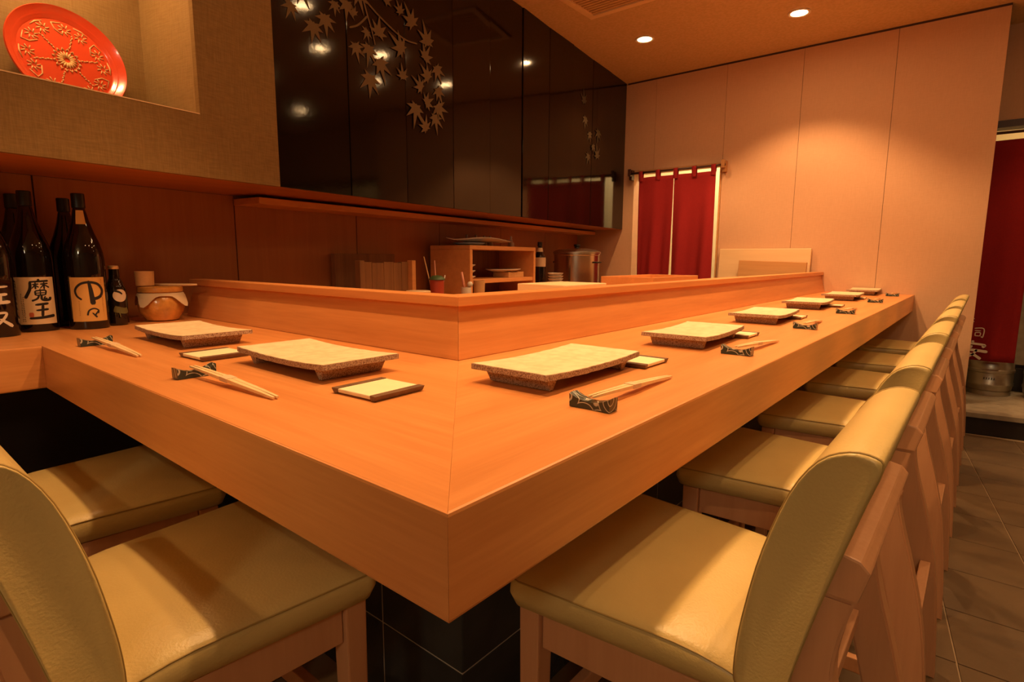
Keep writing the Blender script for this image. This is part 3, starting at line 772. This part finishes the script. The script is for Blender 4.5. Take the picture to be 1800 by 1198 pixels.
for k, (px, py, ro, tr, rx, ry, st, ww) in enumerate(SHORT):
    wh = 'short arm place setting ' + ww
    inst(plates[k], px, py, math.radians(ro), 'footed stoneware plate, ' + wh, 'stoneware plates on the counter', 'plate')
    inst(tray0, tr[0], tr[1], math.radians(3), 'small dark-edged towel tray, ' + wh, 'towel trays on the counter', 'tray')
    inst(rest0, rx, ry, math.radians(92), 'dark swirled chopstick rest, ' + wh, 'chopstick rests on the counter', 'chopstick rest')
    inst(sticks0, rx - .008, ry, math.radians(st), 'paper-banded wooden chopsticks, ' + wh, 'pairs of chopsticks on the counter', 'chopsticks')

# =================================================================== SAKE BOTTLES AND JAR
def bottle(lab, x, y, face, h=.404, r=.0515, label=None, strokes=None, inkmat='ink', neck_label=False, red=False, seal=False, glass='bottle_glass'):
    t = thing('sake_bottle', lab, 'bottle', (x, y, FZ + .0006), face, 'large sake bottles by the wall')
    k = h / .395; q = r / .0515
    prof = [(0, .004), (.044, .003), (.0495, .001), (.0515, .008), (.0515, .205), (.0495, .225), (.043, .252), (.032, .283), (.022, .318), (.0168, .345), (.0150, .352)]
    lathe('glass_body', [(a * q, b * k) for a, b in prof] + [(0, .352 * k)], glass, t, 40)
    lathe('cap', [(0, .3525 * k), (.0152 * q, .3525 * k), (.0172 * q, .354 * k), (.0172 * q, .393 * k), (.0155 * q, .395 * k), (0, .395 * k)], 'cap_black', t, 24)
    def cyl(u, v, rad): a = u / rad; return (rad * math.cos(a), rad * math.sin(a), v)
    if label:
        lm, z0, z1, half = label; bm = bmesh.new(); n = 20; A = []; B = []
        for i in range(n + 1):
            u = -half + 2 * half * i / n
            A.append(bm.verts.new(cyl(u, z0, r + .0006))); B.append(bm.verts.new(cyl(u, z1, r + .0006)))
        for i in range(n): bm.faces.new((A[i], A[i + 1], B[i + 1], B[i]))
        lo = bm_obj('label', bm, lm, t, True, False)
    else: lo = t
    if strokes:
        bm = bmesh.new(); add_strokes(bm, strokes, lambda u, v: cyl(u, v, r + .0011)); bm_obj('lettering', bm, inkmat, lo, False, False)
    if red:
        rs = random.Random(5); st = []
        for uc, z0, z1 in red:
            z = z1
            while z > z0:
                st.append(([(uc + rs.uniform(-.002, .0), z), (uc + rs.uniform(.001, .003), z - rs.uniform(-.001, .001))], .0016, .0012))
                st.append(([(uc + rs.uniform(-.001, .001), z + .001), (uc + rs.uniform(-.001, .001), z - .0022)], .001, .001)); z -= .0052
        bm = bmesh.new(); add_strokes(bm, st, lambda u, v: cyl(u, v, r + .0011), 2); bm_obj('small_print', bm, 'ink_brown' if lm == 'label_kraft' else 'ink', lo, False, False)
    if seal:
        bm = bmesh.new(); add_strokes(bm, [([(-.018, .050), (-.007, .050)], .013, .013)], lambda u, v: cyl(u, v, r + .0011)); bm_obj('seal', bm, 'ink_red', lo, False, False)
    if neck_label:
        bm = bmesh.new(); n = 6; A = []; B = []
        for i in range(n + 1):
            u = -.5 + 1.0 * i / n
            A.append(bm.verts.new((.0255 * q * math.cos(u), .0255 * q * math.sin(u), .306 * k))); B.append(bm.verts.new((.0185 * q * math.cos(u), .0185 * q * math.sin(u), .346 * k)))
        for i in range(n): bm.faces.new((A[i], A[i + 1], B[i + 1], B[i]))
        bm_obj('neck_label', bm, 'label_kraft', t, True, False)
    return t
FACE = math.atan2(-.38, 2.1)
st_maou = bold(place(K_MA, .009, .121, .058, .062), 1.35) + bold(place(K_OU, .011, .060, .060, .046), 1.25)
bottle('tall dark sake bottle with a cream label of two black brush characters', -1.817, .068, FACE, label=('label_cream', .022, .158, .0515), strokes=st_maou,
       red=[(-.034, .03, .11), (-.029, .03, .10)], seal=True)
st_naka = bold(place(K_NAKA, .002, .114, .076, .064), 1.15) + place(K_NOMA, .008, .050, .038, .030)
bottle('tall dark sake bottle with an orange label and a ringed brush character', -1.776, .186, FACE, label=('label_kraft', .024, .156, .048), strokes=st_naka,
       neck_label=True, red=[(-.026, .04, .085), (.036, .05, .10), (.036, .128, .15)])
st_sa = place(K_SA, .012, .118, .055, .055) + place(K_KU, .012, .050, .050, .045)
bottle('tall dark sake bottle with white brush characters and no paper label', -1.742, -.036, FACE, strokes=st_sa, inkmat='ink_white', h=.400)
bottle('plain dark sake bottle standing behind the cream-labelled bottle', -1.955, .062, FACE, glass='bottle_green')
bottle('plain dark sake bottle standing behind the orange-labelled bottle', -1.915, .180, FACE, h=.398, glass='bottle_green')
# small beer bottle
t = thing('beer_bottle', 'small dark beer bottle with a pale round emblem beside the jar', 'bottle', (-1.805, .268, FZ + .0006), FACE + .1)
lathe('glass_body', [(0, .003), (.026, .001), (.0300, .006), (.0300, .100), (.0285, .116), (.022, .134), (.0150, .150), (.0138, .178), (0, .178)], 'bottle_glass', t, 32)
lathe('cap', [(0, .1785), (.0142, .1785), (.0150, .180), (.0146, .187), (.012, .1895), (0, .190)], 'cap_gold', t, 24)
def cylm(rad): return lambda u, v: (rad * math.cos(u / rad), rad * math.sin(u / rad), v)
bm = bmesh.new(); f = cylm(.0307); c = bm.verts.new(f(.006, .095)); ring = [bm.verts.new(f(.006 + .0205 * math.cos(a * PI / 14), .095 + .0200 * math.sin(a * PI / 14))) for a in range(28)]
mid = [bm.verts.new(f(.006 + .010 * math.cos(a * PI / 14), .095 + .010 * math.sin(a * PI / 14))) for a in range(28)]
for a in range(28): bm.faces.new((mid[a], ring[a], ring[(a + 1) % 28], mid[(a + 1) % 28])); bm.faces.new((c, mid[a], mid[(a + 1) % 28]))
em = bm_obj('emblem', bm, 'ink_white', t, True, False)
bm = bmesh.new(); add_strokes(bm, [S(.008, .004, (-.010, .112), (.004, .106), (.012, .099))], cylm(.0311)); bm_obj('lettering', bm, 'ink', em, False, False)
bm = bmesh.new(); add_strokes(bm, [S(.020, .018, (-.014, .054), (.002, .049), (.016, .046), (.028, .049)), S(.004, .002, (.0, .045), (.002, .026))], cylm(.0309)); bm_obj('emblem', bm, 'ink_olive', t, False, False)

# jar under a paper cover, with a cup and a ladle lying on it
jx, jy = -1.848, .412
t = thing('storage_jar', 'squat amber glass jar with paper tied under its lid', 'jar', (jx, jy, FZ + .0006))
t.scale = (.9, .9, .9)
lathe('jar_body', [(0, .003), (.045, .001), (.055, .004), (.074, .035), (.080, .062), (.074, .090), (.064, .103), (.060, .108), (0, .108)], 'honey', t, 36)
lathe('lid', [(0, .132), (.070, .132), (.076, .128), (.077, .112), (.073, .1085), (0, .1085)], 'honey', t, 36)
bm = bmesh.new(); n = 48; rings = []
for j, (rad, z, fl_) in enumerate([(.0735, .1072, 0), (.0770, .106, 0), (.0790, .101, .35), (.0815, .097, 1.0)]):
    ring = []
    for i in range(n):
        a = 2 * PI * i / n; pk = abs(math.sin(2 * a + .35)) ** 5
        ring.append(bm.verts.new(((rad + fl_ * .022 * pk) * math.cos(a), (rad + fl_ * .022 * pk) * math.sin(a), z - fl_ * .042 * pk)))
    rings.append(ring)
for a, b in zip(rings[:-1], rings[1:]):
    for i in range(n): bm.faces.new((a[i], a[(i + 1) % n], b[(i + 1) % n], b[i]))
o = bm_obj('paper_cover', bm, 'paper', t, True)
o = lathe('wooden_cup', [(0, .004), (.024, .001), (.027, .003), (.029, .050), (.027, .050), (.025, .008), (0, .008)], 'tan_wood', None, 28, (0, 0, 0))
o.location = (jx + .0, jy - .045, FZ + .1198); tag(o, 'small upturned wooden cup standing on the lid of the amber jar', 'cup')
bm = bmesh.new(); add_tube(bm, [(-.02, -.012, .0062), (.03, .035, .0062), (.075, .080, .0062), (.092, .097, .0062)], [.004, .0042, .004, .003], 8)
o = bm_obj('ladle_handle', bm, 'pale_wood', None, True); o.location = (jx - .02, jy - .005, FZ + .1165); tag(o, 'thin pale stick lying across the lid of the amber jar', 'stick')

# =================================================================== RED DISH IN THE NICHE
def dish():
    t = thing('red_dish', 'round red lacquered dish with gilt relief standing in the wall niche', 'dish')
    R = .150
    lathe('dish_body', [(0, -.012), (R * .70, -.012), (R * .80, -.006), (R * .97, .010), (R, .016), (R * .985, .019), (R * .95, .014), (R * .86, .004), (R * .80, -.001), (R * .78, -.004), (0, -.005)], 'red_lacquer', t, 64)
    lathe('ridge', [(R * .83, .0012), (R * .85, .004), (R * .87, .0055), (R * .85, .0005)], 'red_lacquer', t, 64)
    bm = bmesh.new(); zz = -.0035
    def pt(r, a, z=0): return (R * r * math.cos(a), R * r * math.sin(a), zz + z)
    for k in range(18):
        a = 2 * PI * k / 18; add_tube(bm, [pt(.05, a), pt(.11, a + .05, .001), pt(.17, a)], [.0018, .0032, .0014], 6)
    for k in range(16):
        a = 2 * PI * (k + .5) / 16; add_tube(bm, [pt(.19, a - .12), pt(.235, a, .001), pt(.19, a + .12)], [.0016, .002, .0016], 6)
    for m_ in range(6):
        a = 2 * PI * m_ / 6 + .2
        for k in range(7): add_tube(bm, [pt(.26 + .045 * k, a + .015 * (-1) ** k), pt(.295 + .045 * k, a + .01 * (-1) ** k)], [.0022, .0014], 6)
        for s in (-1, 1):
            c = pt(.62, a + s * .22)
            for k in range(8):
                b = 2 * PI * k / 8; add_tube(bm, [(c[0] + .006 * math.cos(b), c[1] + .006 * math.sin(b), zz), (c[0] + .017 * math.cos(b + .3), c[1] + .017 * math.sin(b + .3), zz + .0006)], [.002, .0014], 5)
        add_tube(bm, [pt(.50, a + .28), pt(.60, a + .5), pt(.72, a + .52), pt(.74, a + .3)], [.0014, .002, .002, .0012], 6)
        add_tube(bm, [pt(.745, a - .32), pt(.755, a - .15), pt(.74, a + .02)], [.0012, .0024, .0012], 6)
    bm_obj('gilt_relief', bm, 'gold_relief', t, True)
    return t
d = dish()
nrm = Vector((NN.x, NN.y, 0)); lean = math.radians(14)
zax = (nrm * math.cos(lean) + Vector((0, 0, 1)) * math.sin(lean)).normalized()
xax = Vector((D0.x, D0.y, 0)); yax = zax.cross(xax).normalized()
cp = Vector(W(-3.966, .200, .636)) ; cp += yax * .150 - Vector((0, 0, 0)) + zax * .012
d.matrix_world = Matrix(((xax.x, yax.x, zax.x, cp.x), (xax.y, yax.y, zax.y, cp.y), (xax.z, yax.z, zax.z, cp.z + .003), (0, 0, 0, 1)))

# =================================================================== CURTAINS
def curtain(name, lab, x0, x1, y, ztop, zbot, mat, slit, ntab, rodx, group=None, brk=True, fold=.010, gap=.03):
    t = thing(name, lab, 'curtain', ((x0 + x1) / 2, y, zbot), 0, group); ox = (x0 + x1) / 2
    bm = bmesh.new(); add_tube(bm, [(rodx[0] - ox, 0, ztop - zbot), (rodx[1] - ox, 0, ztop - zbot)], .009, 12); bm_obj('rod', bm, 'dark_rod', t, True)
    halves = [(x0, slit - .001), (slit + .001, x1)]
    H = ztop - gap - zbot
    for hi, (a, b) in enumerate(halves):
        bm = bmesh.new(); nx, nz = 28, 30; grid = []
        for j in range(nz + 1):
            v = j / nz; row = []
            for i in range(nx + 1):
                u = i / nx; x = a + (b - a) * u
                open_ = (.002 + .005 * v) * v
                x = x - open_ * u if hi == 0 else x + open_ * (1 - u)
                yy = fold * (.3 + v) * math.sin(2 * PI * (u * 1.6 + hi * .4 + .1 * v)) + fold * .6 * v * math.sin(2 * PI * (u * 3.1 + .35 * v + hi))
                row.append((x - ox, yy, H - v * H))
            grid.append(row)
        vs_ = [[bm.verts.new(p) for p in r] for r in grid]; vb = [[bm.verts.new((p[0], p[1] + .0016, p[2])) for p in r] for r in grid]
        for j in range(nz):
            for i in range(nx):
                bm.faces.new((vs_[j][i], vs_[j + 1][i], vs_[j + 1][i + 1], vs_[j][i + 1])); bm.faces.new((vb[j][i], vb[j][i + 1], vb[j + 1][i + 1], vb[j + 1][i]))
        for j in range(nz):
            for i in (0, nx): bm.faces.new((vs_[j][i], vb[j][i], vb[j + 1][i], vs_[j + 1][i]))
        for i in range(nx):
            for j in (0, nz): bm.faces.new((vs_[j][i], vs_[j][i + 1], vb[j][i + 1], vb[j][i]))
        bm_obj('cloth', bm, mat, t, True)
    w = .036
    for k in range(ntab):
        xc = x0 + w / 2 + (x1 - x0 - w) * k / (ntab - 1) - ox; zr = ztop - zbot
        bm = bmesh.new(); prof = [(.012, zr - gap - .004), (.0125, zr)] + [(.0125 * math.cos(a), zr + .0125 * math.sin(a)) for a in (.4, .8, 1.2, 1.6, 2.0, 2.4, 2.8)] + [(-.0125, zr), (-.010, zr - gap - .03)]
        inn = [(.0105 * (1 if yv > 0 else -1) if abs(yv) > .011 else yv * .86, zv if zv < zr + .002 else zr + (zv - zr) * .86) for yv, zv in prof]
        A = [[bm.verts.new((xx, yv, zv)) for yv, zv in prof] for xx in (xc - w / 2, xc + w / 2)]; B = [[bm.verts.new((xx, yv, zv)) for yv, zv in inn] for xx in (xc - w / 2, xc + w / 2)]
        for i in range(len(prof) - 1):
            bm.faces.new((A[0][i], A[1][i], A[1][i + 1], A[0][i + 1])); bm.faces.new((B[0][i], B[0][i + 1], B[1][i + 1], B[1][i]))
            bm.faces.new((A[0][i], A[0][i + 1], B[0][i + 1], B[0][i])); bm.faces.new((A[1][i], B[1][i], B[1][i + 1], A[1][i + 1]))
        bm_obj('tab', bm, mat, t, True)
    return t
n1 = curtain('noren_curtain', 'short dark red split curtain in the kitchen doorway of the pink wall', -1.962, -1.318, 4.108, FZ + .928, FZ - .08, 'noren', -1.655, 5, (-2.06, -1.25), fold=.016, gap=.040)
for xx in (-2.045, -1.262):
    b = n1; ox = (-1.962 - 1.318) / 2
    bm = bmesh.new(); z = .928 + .08
    add_box(bm, xx - ox - .012, xx - ox + .012, .004, .049, z - .05, z + .03); add_box(bm, xx - ox - .012, xx - ox + .012, -.022, .004, z - .022, z - .0095); add_box(bm, xx - ox - .012, xx - ox + .012, -.024, -.012, z - .012, z + .035)
    bm_obj('bracket', bm, 'bracket' if xx > -2 else 'dark_rod', n1)
n2 = curtain('noren_curtain', 'long dark red curtain with white characters hanging over beer kegs', .02, .535, 4.44, FZ + 1.005, FZ - .425, 'noren_dark', .03, 3, (-.0, 1.2), fold=.010, gap=.045)
ox = (.02 + .535) / 2
bm = bmesh.new()
add_strokes(bm, place(K_SU, .285, .260, .065, .080) + place(K_SHI, .344, .184, .058, .062) + place(K_AN, .320, .072, .120, .105), lambda u, v: (u - ox, -.017, v))
bm_obj('lettering', bm, 'white_print', n2, False, False)

# =================================================================== BEER KEGS
def keg(lab, x, y):
    t = thing('beer_keg', lab, 'keg', (x, y, .1305), 0, 'beer kegs on the step')
    lathe('keg_body', [(0, .02), (.105, .02), (.122, .035), (.126, .06), (.130, .066), (.130, .080), (.126, .086), (.126, .150), (.131, .156), (.131, .172), (.126, .178), (.124, .215), (.112, .232), (.05, .238), (0, .238)], 'steel_dull', t, 40)
    lathe('foot_ring', [(.112, 0), (.122, 0), (.122, .030), (.112, .030), (.112, 0)], 'steel_dull', t, 40)
    lathe('collar', [(.108, .225), (.120, .225), (.122, .275), (.118, .280), (.110, .275), (.108, .225)], 'steel_dull', t, 40)
    lathe('valve', [(0, .238), (.022, .238), (.022, .256), (0, .258)], 'black_plastic', t, 20)
    bm = bmesh.new(); rs = random.Random(2); st = []
    for k in range(5): st += [([(-.030 + k * .013, .108), (-.024 + k * .013, .124)], .004, .004), ([(-.030 + k * .013, .124), (-.022 + k * .013, .108)], .003, .003)]
    f0 = -PI / 2
    add_strokes(bm, st, lambda u, v: (.1268 * math.cos(f0 + u / .1268), .1268 * math.sin(f0 + u / .1268), v), 2); bm_obj('lettering', bm, 'ink', t, False, False)
    return t
keg('steel beer keg standing under the hanging dark red curtain', .425, 4.66)
keg('steel beer keg to the side of the dark red curtain', .725, 4.66)
t = thing('crate', 'black plastic crate between the two beer kegs', 'crate', (.575, 4.93, .1305))
for (a, b, c, d_) in [(-.10, .10, -.10, -.09), (-.10, .10, .09, .10), (-.10, -.09, -.089, .089), (.09, .10, -.089, .089)]: box('side', a, b, c, d_, .001, .16, 'black_plastic', t)
box('bottom', -.089, .089, -.089, .089, .001, .01, 'black_plastic', t)

# =================================================================== KITCHEN SIDE
KZ = -.02
kc = thing('back_worktop', 'wooden kitchen worktop running along the back wall', 'worktop')
wbox('top_board', -3.30, -.16, -.12, .436, KZ - .04, KZ, 'shelf_wood', kc, .002)
wbox('cabinet', -3.28, -.17, -.08, .43, -FZ + .001, KZ - .041, 'wall_wood', kc)
kz = FZ + KZ + .0008
# two-tier shelf box
sb = thing('shelf_box', 'open wooden shelf box with one shelf on the kitchen worktop', 'shelf')
a, b, t0, t1_, top = -2.139, -1.379, .10, .39, .268
wbox('side_panel', a, a + .026, t0, t1_, KZ + .001, top, 'shelf_wood', sb, .002)
wbox('side_panel', b - .026, b, t0, t1_, KZ + .001, top, 'shelf_wood', sb, .002)
wbox('top_panel', a, b, t0, t1_, top + .0005, top + .024, 'shelf_wood', sb, .002)
wbox('shelf', a + .0265, b - .0265, t0 + .005, t1_ - .012, .072, .096, 'shelf_wood', sb, .002)
wbox('back_panel', a + .0265, b - .0265, t1_ - .0115, t1_, KZ + .001, top, 'old_wood', sb)
def wthing(o, s, t, z): o.location = W(s, t, z); return o
def low_plate(name, lab, s, t, z, R, mat, grp=None, oval=1.0, wavy=0):
    bm = bmesh.new(); n = 40; rings = []
    for rr, zz in [(0.3, .0), (.62, .0), (.8, .006), (1.0, .014), (.99, .017), (.8, .009), (.55, .005), (.25, .004)]:
        rings.append([bm.verts.new((R * rr * oval * math.cos(2 * PI * i / n), R * rr * math.sin(2 * PI * i / n), zz + wavy * rr * rr * math.sin(3 * 2 * PI * i / n + .6))) for i in range(n)])
    for x, y in zip(rings[:-1], rings[1:]):
        for i in range(n): bm.faces.new((x[i], x[(i + 1) % n], y[(i + 1) % n], y[i]))
    bm.faces.new(list(reversed(rings[0]))); bm.faces.new(rings[-1])
    o = bm_obj(name, bm, mat, None, True); o.rotation_euler = (0, 0, BACK_ROT); wthing(o, s, t, z)
    return tag(o, lab, 'plate', grp)
# contents of the shelf
for k in range(3): low_plate('small_dish', '%s small pale dish of the stack on the shelf of the shelf box' % ['lowest', 'middle', 'topmost'][k], -2.04, .20, .0968 + k * .034, .055, 'porcelain', 'dishes stacked on the upper shelf')
low_plate('flat_dish', 'long flat pale dish lying on the upper shelf of the shelf box', -1.60, .22, .0968 + .036, .10, 'porcelain', None, 1.5)
o = wbox('wooden_block', -1.66, -1.47, .14, .26, .0968, .131, 'tan_wood', None, .002); tag(o, 'wooden block under the flat dish in the shelf box', 'block')
low_plate('low_dish', 'low pale dish in the bottom of the shelf box', -1.95, .18, KZ + .0008, .085, 'porcelain')
# on top of the box
ZT_ = top + .0245
low_plate('blue_plate', 'flat blue-grey plate under the wavy platter on the shelf box', -1.98, .22, ZT_, .085, 'porcelain_blue', None, 1.3)
low_plate('wavy_platter', 'long wavy pale platter lying on top of the shelf box', -1.83, .24, ZT_ + .027, .105, 'porcelain', None, 3.1, .008)
for k, s in enumerate([-1.81, -1.71, -1.615, -1.545, -1.455]):
    o = lathe('glass_cruet', [(0, .001), (.020, .001), (.023, .006), (.022, .028), (.012, .038), (.010, .044), (.013, .048), (.006, .056), (.009, .064), (.007, .074), (0, .076)], 'screw_glass', None, 20)
    wthing(o, s, .362 if k < 4 else .25, ZT_ + .0004); tag(o, 'small stoppered glass cruet on the shelf box, %s counting from the plank rack side' % ordn[k], 'cruet', 'glass cruets on the shelf box')
# bowl stack and dark bottle right of the box
for k in range(4):
    o = lathe('small_bowl', [(0, .001), (.025, .001), (.045, .010), (.055, .022), (.053, .0225), (.043, .012), (.024, .004), (0, .004)], 'porcelain', None, 28)
    wthing(o, -1.235, .02, KZ + .06 + k * .019); tag(o, '%s small pale bowl of the stack between shelf box and rice cooker' % ['lowest', 'second lowest', 'second topmost', 'topmost'][k], 'bowl', 'stack of bowls beside the shelf box')
o = wbox('wooden_stand', -1.30, -1.17, -.04, .08, KZ + .001, KZ + .0595, 'tan_wood', None, .002); tag(o, 'low wooden stand carrying the stack of pale bowls', 'stand')
t = thing('sake_bottle', 'dark bottle with a white neck label between shelf box and rice cooker', 'bottle', W(-1.14, .20, KZ + .001))
lathe('glass_body', [(0, .003), (.038, .001), (.043, .006), (.043, .22), (.036, .255), (.024, .285), (.0175, .315), (.016, .325), (0, .325)], 'bottle_glass', t, 32)
lathe('cap', [(0, .3255), (.0175, .3255), (.0175, .355), (0, .356)], 'cap_black', t, 20)
lathe('neck_label', [(.0242, .286), (.0182, .3145), (.0182, .3145), (.0246, .286)], 'paper', t, 24)
lathe('label', [(.0434, .245), (.0440, .245), (.0440, .18), (.0434, .18)], 'paper', t, 24)
# rice cooker
t = thing('rice_cooker', 'round steel rice warmer with domed lid on the kitchen worktop', 'rice cooker', W(-.60, .16, KZ + .001))
lathe('pot_body', [(0, .012), (.172, .012), (.180, .020), (.180, .262), (.184, .266), (.184, .276), (0, .276)], 'steel', t, 56)
lathe('lid', [(.190, .2765), (.190, .290), (.182, .296), (.150, .308), (.08, .318), (.0, .320)], 'steel_dull', t, 56)
lathe('knob', [(0, .3205), (.020, .3205), (.018, .330), (.026, .340), (.024, .350), (0, .352)], 'black_plastic', t, 24)
lathe('base_ring', [(0, .0), (.165, .0), (.165, .0115), (0, .0115)], 'black_plastic', t, 40)
for s in (-1, 1):
    bm = bmesh.new(); add_tube(bm, [(s * .181, -.035, .21), (s * .205, -.03, .21), (s * .205, .03, .21), (s * .181, .035, .21)], .006, 8); bm_obj('handle', bm, 'black_plastic', t, True)
# chopping boards / plank rack left
t = thing('plank_rack', 'upright wooden planks held in a low frame on the kitchen worktop', 'wooden rack')
for k, (s, w_) in enumerate([(-2.872, .070), (-2.80, .078), (-2.72, .065), (-2.653, .056), (-2.595, .045)]):
    wbox('plank', s, s + w_, .20, .222, KZ + .002, .198 - .004 * (k % 2), 'old_wood', t, .001)
wbox('post', -2.548, -2.520, .17, .205, KZ + .001, .206, 'shelf_wood', t, .003)
wbox('post', -2.905, -2.875, .17, .205, KZ + .001, .206, 'old_wood', t, .003)
o = wbox('chopping_board', -2.85, -2.43, .40, .428, KZ + .001, .238, 'old_wood', None, .003); tag(o, 'dark wooden chopping board leaning flat against the wood panelled wall', 'chopping board')
t = thing('round_tin', 'round steel tin with a pale wooden lid by the plank rack', 'tin', W(-2.70, .0, KZ + .0012))
lathe('tin_body', [(0, .001), (.052, .001), (.054, .006), (.054, .066), (0, .0668)], 'steel_dull', t, 32)
lathe('lid', [(0, .067), (.058, .067), (.060, .079), (.056, .083), (0, .084)], 'pale_wood', t, 32)
# utensil pot
t = thing('utensil_pot', 'red utensil pot holding long cooking chopsticks by the plank rack', 'utensil pot', W(-2.46, .08, KZ + .001))
lathe('pot', [(0, .003), (.030, .001), (.034, .006), (.037, .130), (.035, .131), (.031, .01), (0, .01)], 'red_plastic', t, 28)
for dx, dy, h, m in [(-.06, -.035, .245, 'tan_wood'), (-.022, .005, .225, 'pink_plastic'), (.03, .03, .150, 'porcelain')]:
    bm = bmesh.new(); add_tube(bm, [(dx * .2, dy * .2, .012), (dx * 1.0, dy * 1.0, h)], [.0035, .0028], 8); bm_obj('utensil', bm, m, t, True)
bm = bmesh.new(); add_lathe(bm, [(0, .150), (.025, .146), (.040, .134), (.042, .126), (.030, .128), (0, .132)], 24); o = auto_smooth(bm_obj('scourer', bm, 'green_plastic', t), 40)
# brush and spoon near the corner of the riser
t = thing('pastry_brush', 'small brush with a pink handle standing behind the counter riser', 'brush', W(-2.34, -.02, KZ + .001))
lathe('holder', [(0, .002), (.025, .001), (.027, .004), (.027, .085), (.024, .085), (.022, .006), (0, .006)], 'porcelain', t, 24)
bm = bmesh.new(); add_tube(bm, [(0, 0, .01), (-.006, -.012, .10), (-.012, -.022, .165)], [.005, .007, .0065], 10); bm_obj('handle', bm, 'pink_plastic', t, True)
bm = bmesh.new(); add_lathe(bm, [(0, .086), (.012, .09), (.016, .102), (.010, .114), (0, .116)], 16, (.016, .012, 0)); auto_smooth(bm_obj('bulb', bm, 'porcelain', t), 60)
t = thing('wooden_scoop', 'wooden scoop standing behind the counter riser beside the shelf box', 'scoop', W(-2.22, -.02, KZ + .001))
lathe('cup', [(0, .003), (.026, .001), (.028, .010), (.032, .118), (.029, .118), (.025, .010), (0, .01)], 'tan_wood', t, 24)
# boards on the kitchen side ledge behind the long riser
lg = thing('kitchen_ledge', 'wooden ledge on the kitchen side of the long counter riser', 'ledge')
box('ledge_top', -1.02, -.602, .70, 3.93, FZ + .072, FZ + .100, 'shelf_wood', lg, .002)
box('ledge_front', -1.02, -.99, .70, 3.93, .001, FZ + .0715, 'wall_wood', lg)
o = box('cutting_board', -.90, -.70, 1.20, 1.46, FZ + .1008, FZ + .134, 'pale_wood', None, .003); tag(o, 'pale cutting board lying on the ledge behind the counter riser', 'cutting board')
t = thing('wooden_box', 'shallow orange wooden box on the ledge behind the counter riser', 'box', (-.80, 2.02, FZ + .1008))
box('bottom', -.11, .11, -.22, .22, 0, .01, 'shelf_wood', t)
for (a, b, c, d_) in [(-.12, .12, -.23, -.2205), (-.12, .12, .2205, .23), (-.12, -.1105, -.22, .22), (.1105, .12, -.22, .22)]: box('side', a, b, c, d_, 0, .045, 'shelf_wood', t, .001)
# boards leaning on the far pink wall
o = box('leaning_board', -1.262, -.618, -.012, .012, 0, .62, 'pale_wood', None, .004); o.location = (0, 4.095, FZ - .32); o.rotation_euler = (math.radians(-4), 0, 0); tag(o, 'large pale wooden board leaning against the pink wall', 'board')
o = box('leaning_board', -1.105, -.64, -.012, .012, 0, .505, 'tan_wood', None, .004); o.location = (0, 4.045, FZ - .32); o.rotation_euler = (math.radians(-3), math.radians(1.6), 0); tag(o, 'smaller brown board leaning in front of the large pale board', 'board')
o = box('side_cabinet', -1.30, -1.03, 3.70, 4.13, 0.001, FZ - .325, 'wall_wood', None, .003); tag(o, 'low wooden cabinet under the leaning boards', 'cabinet')
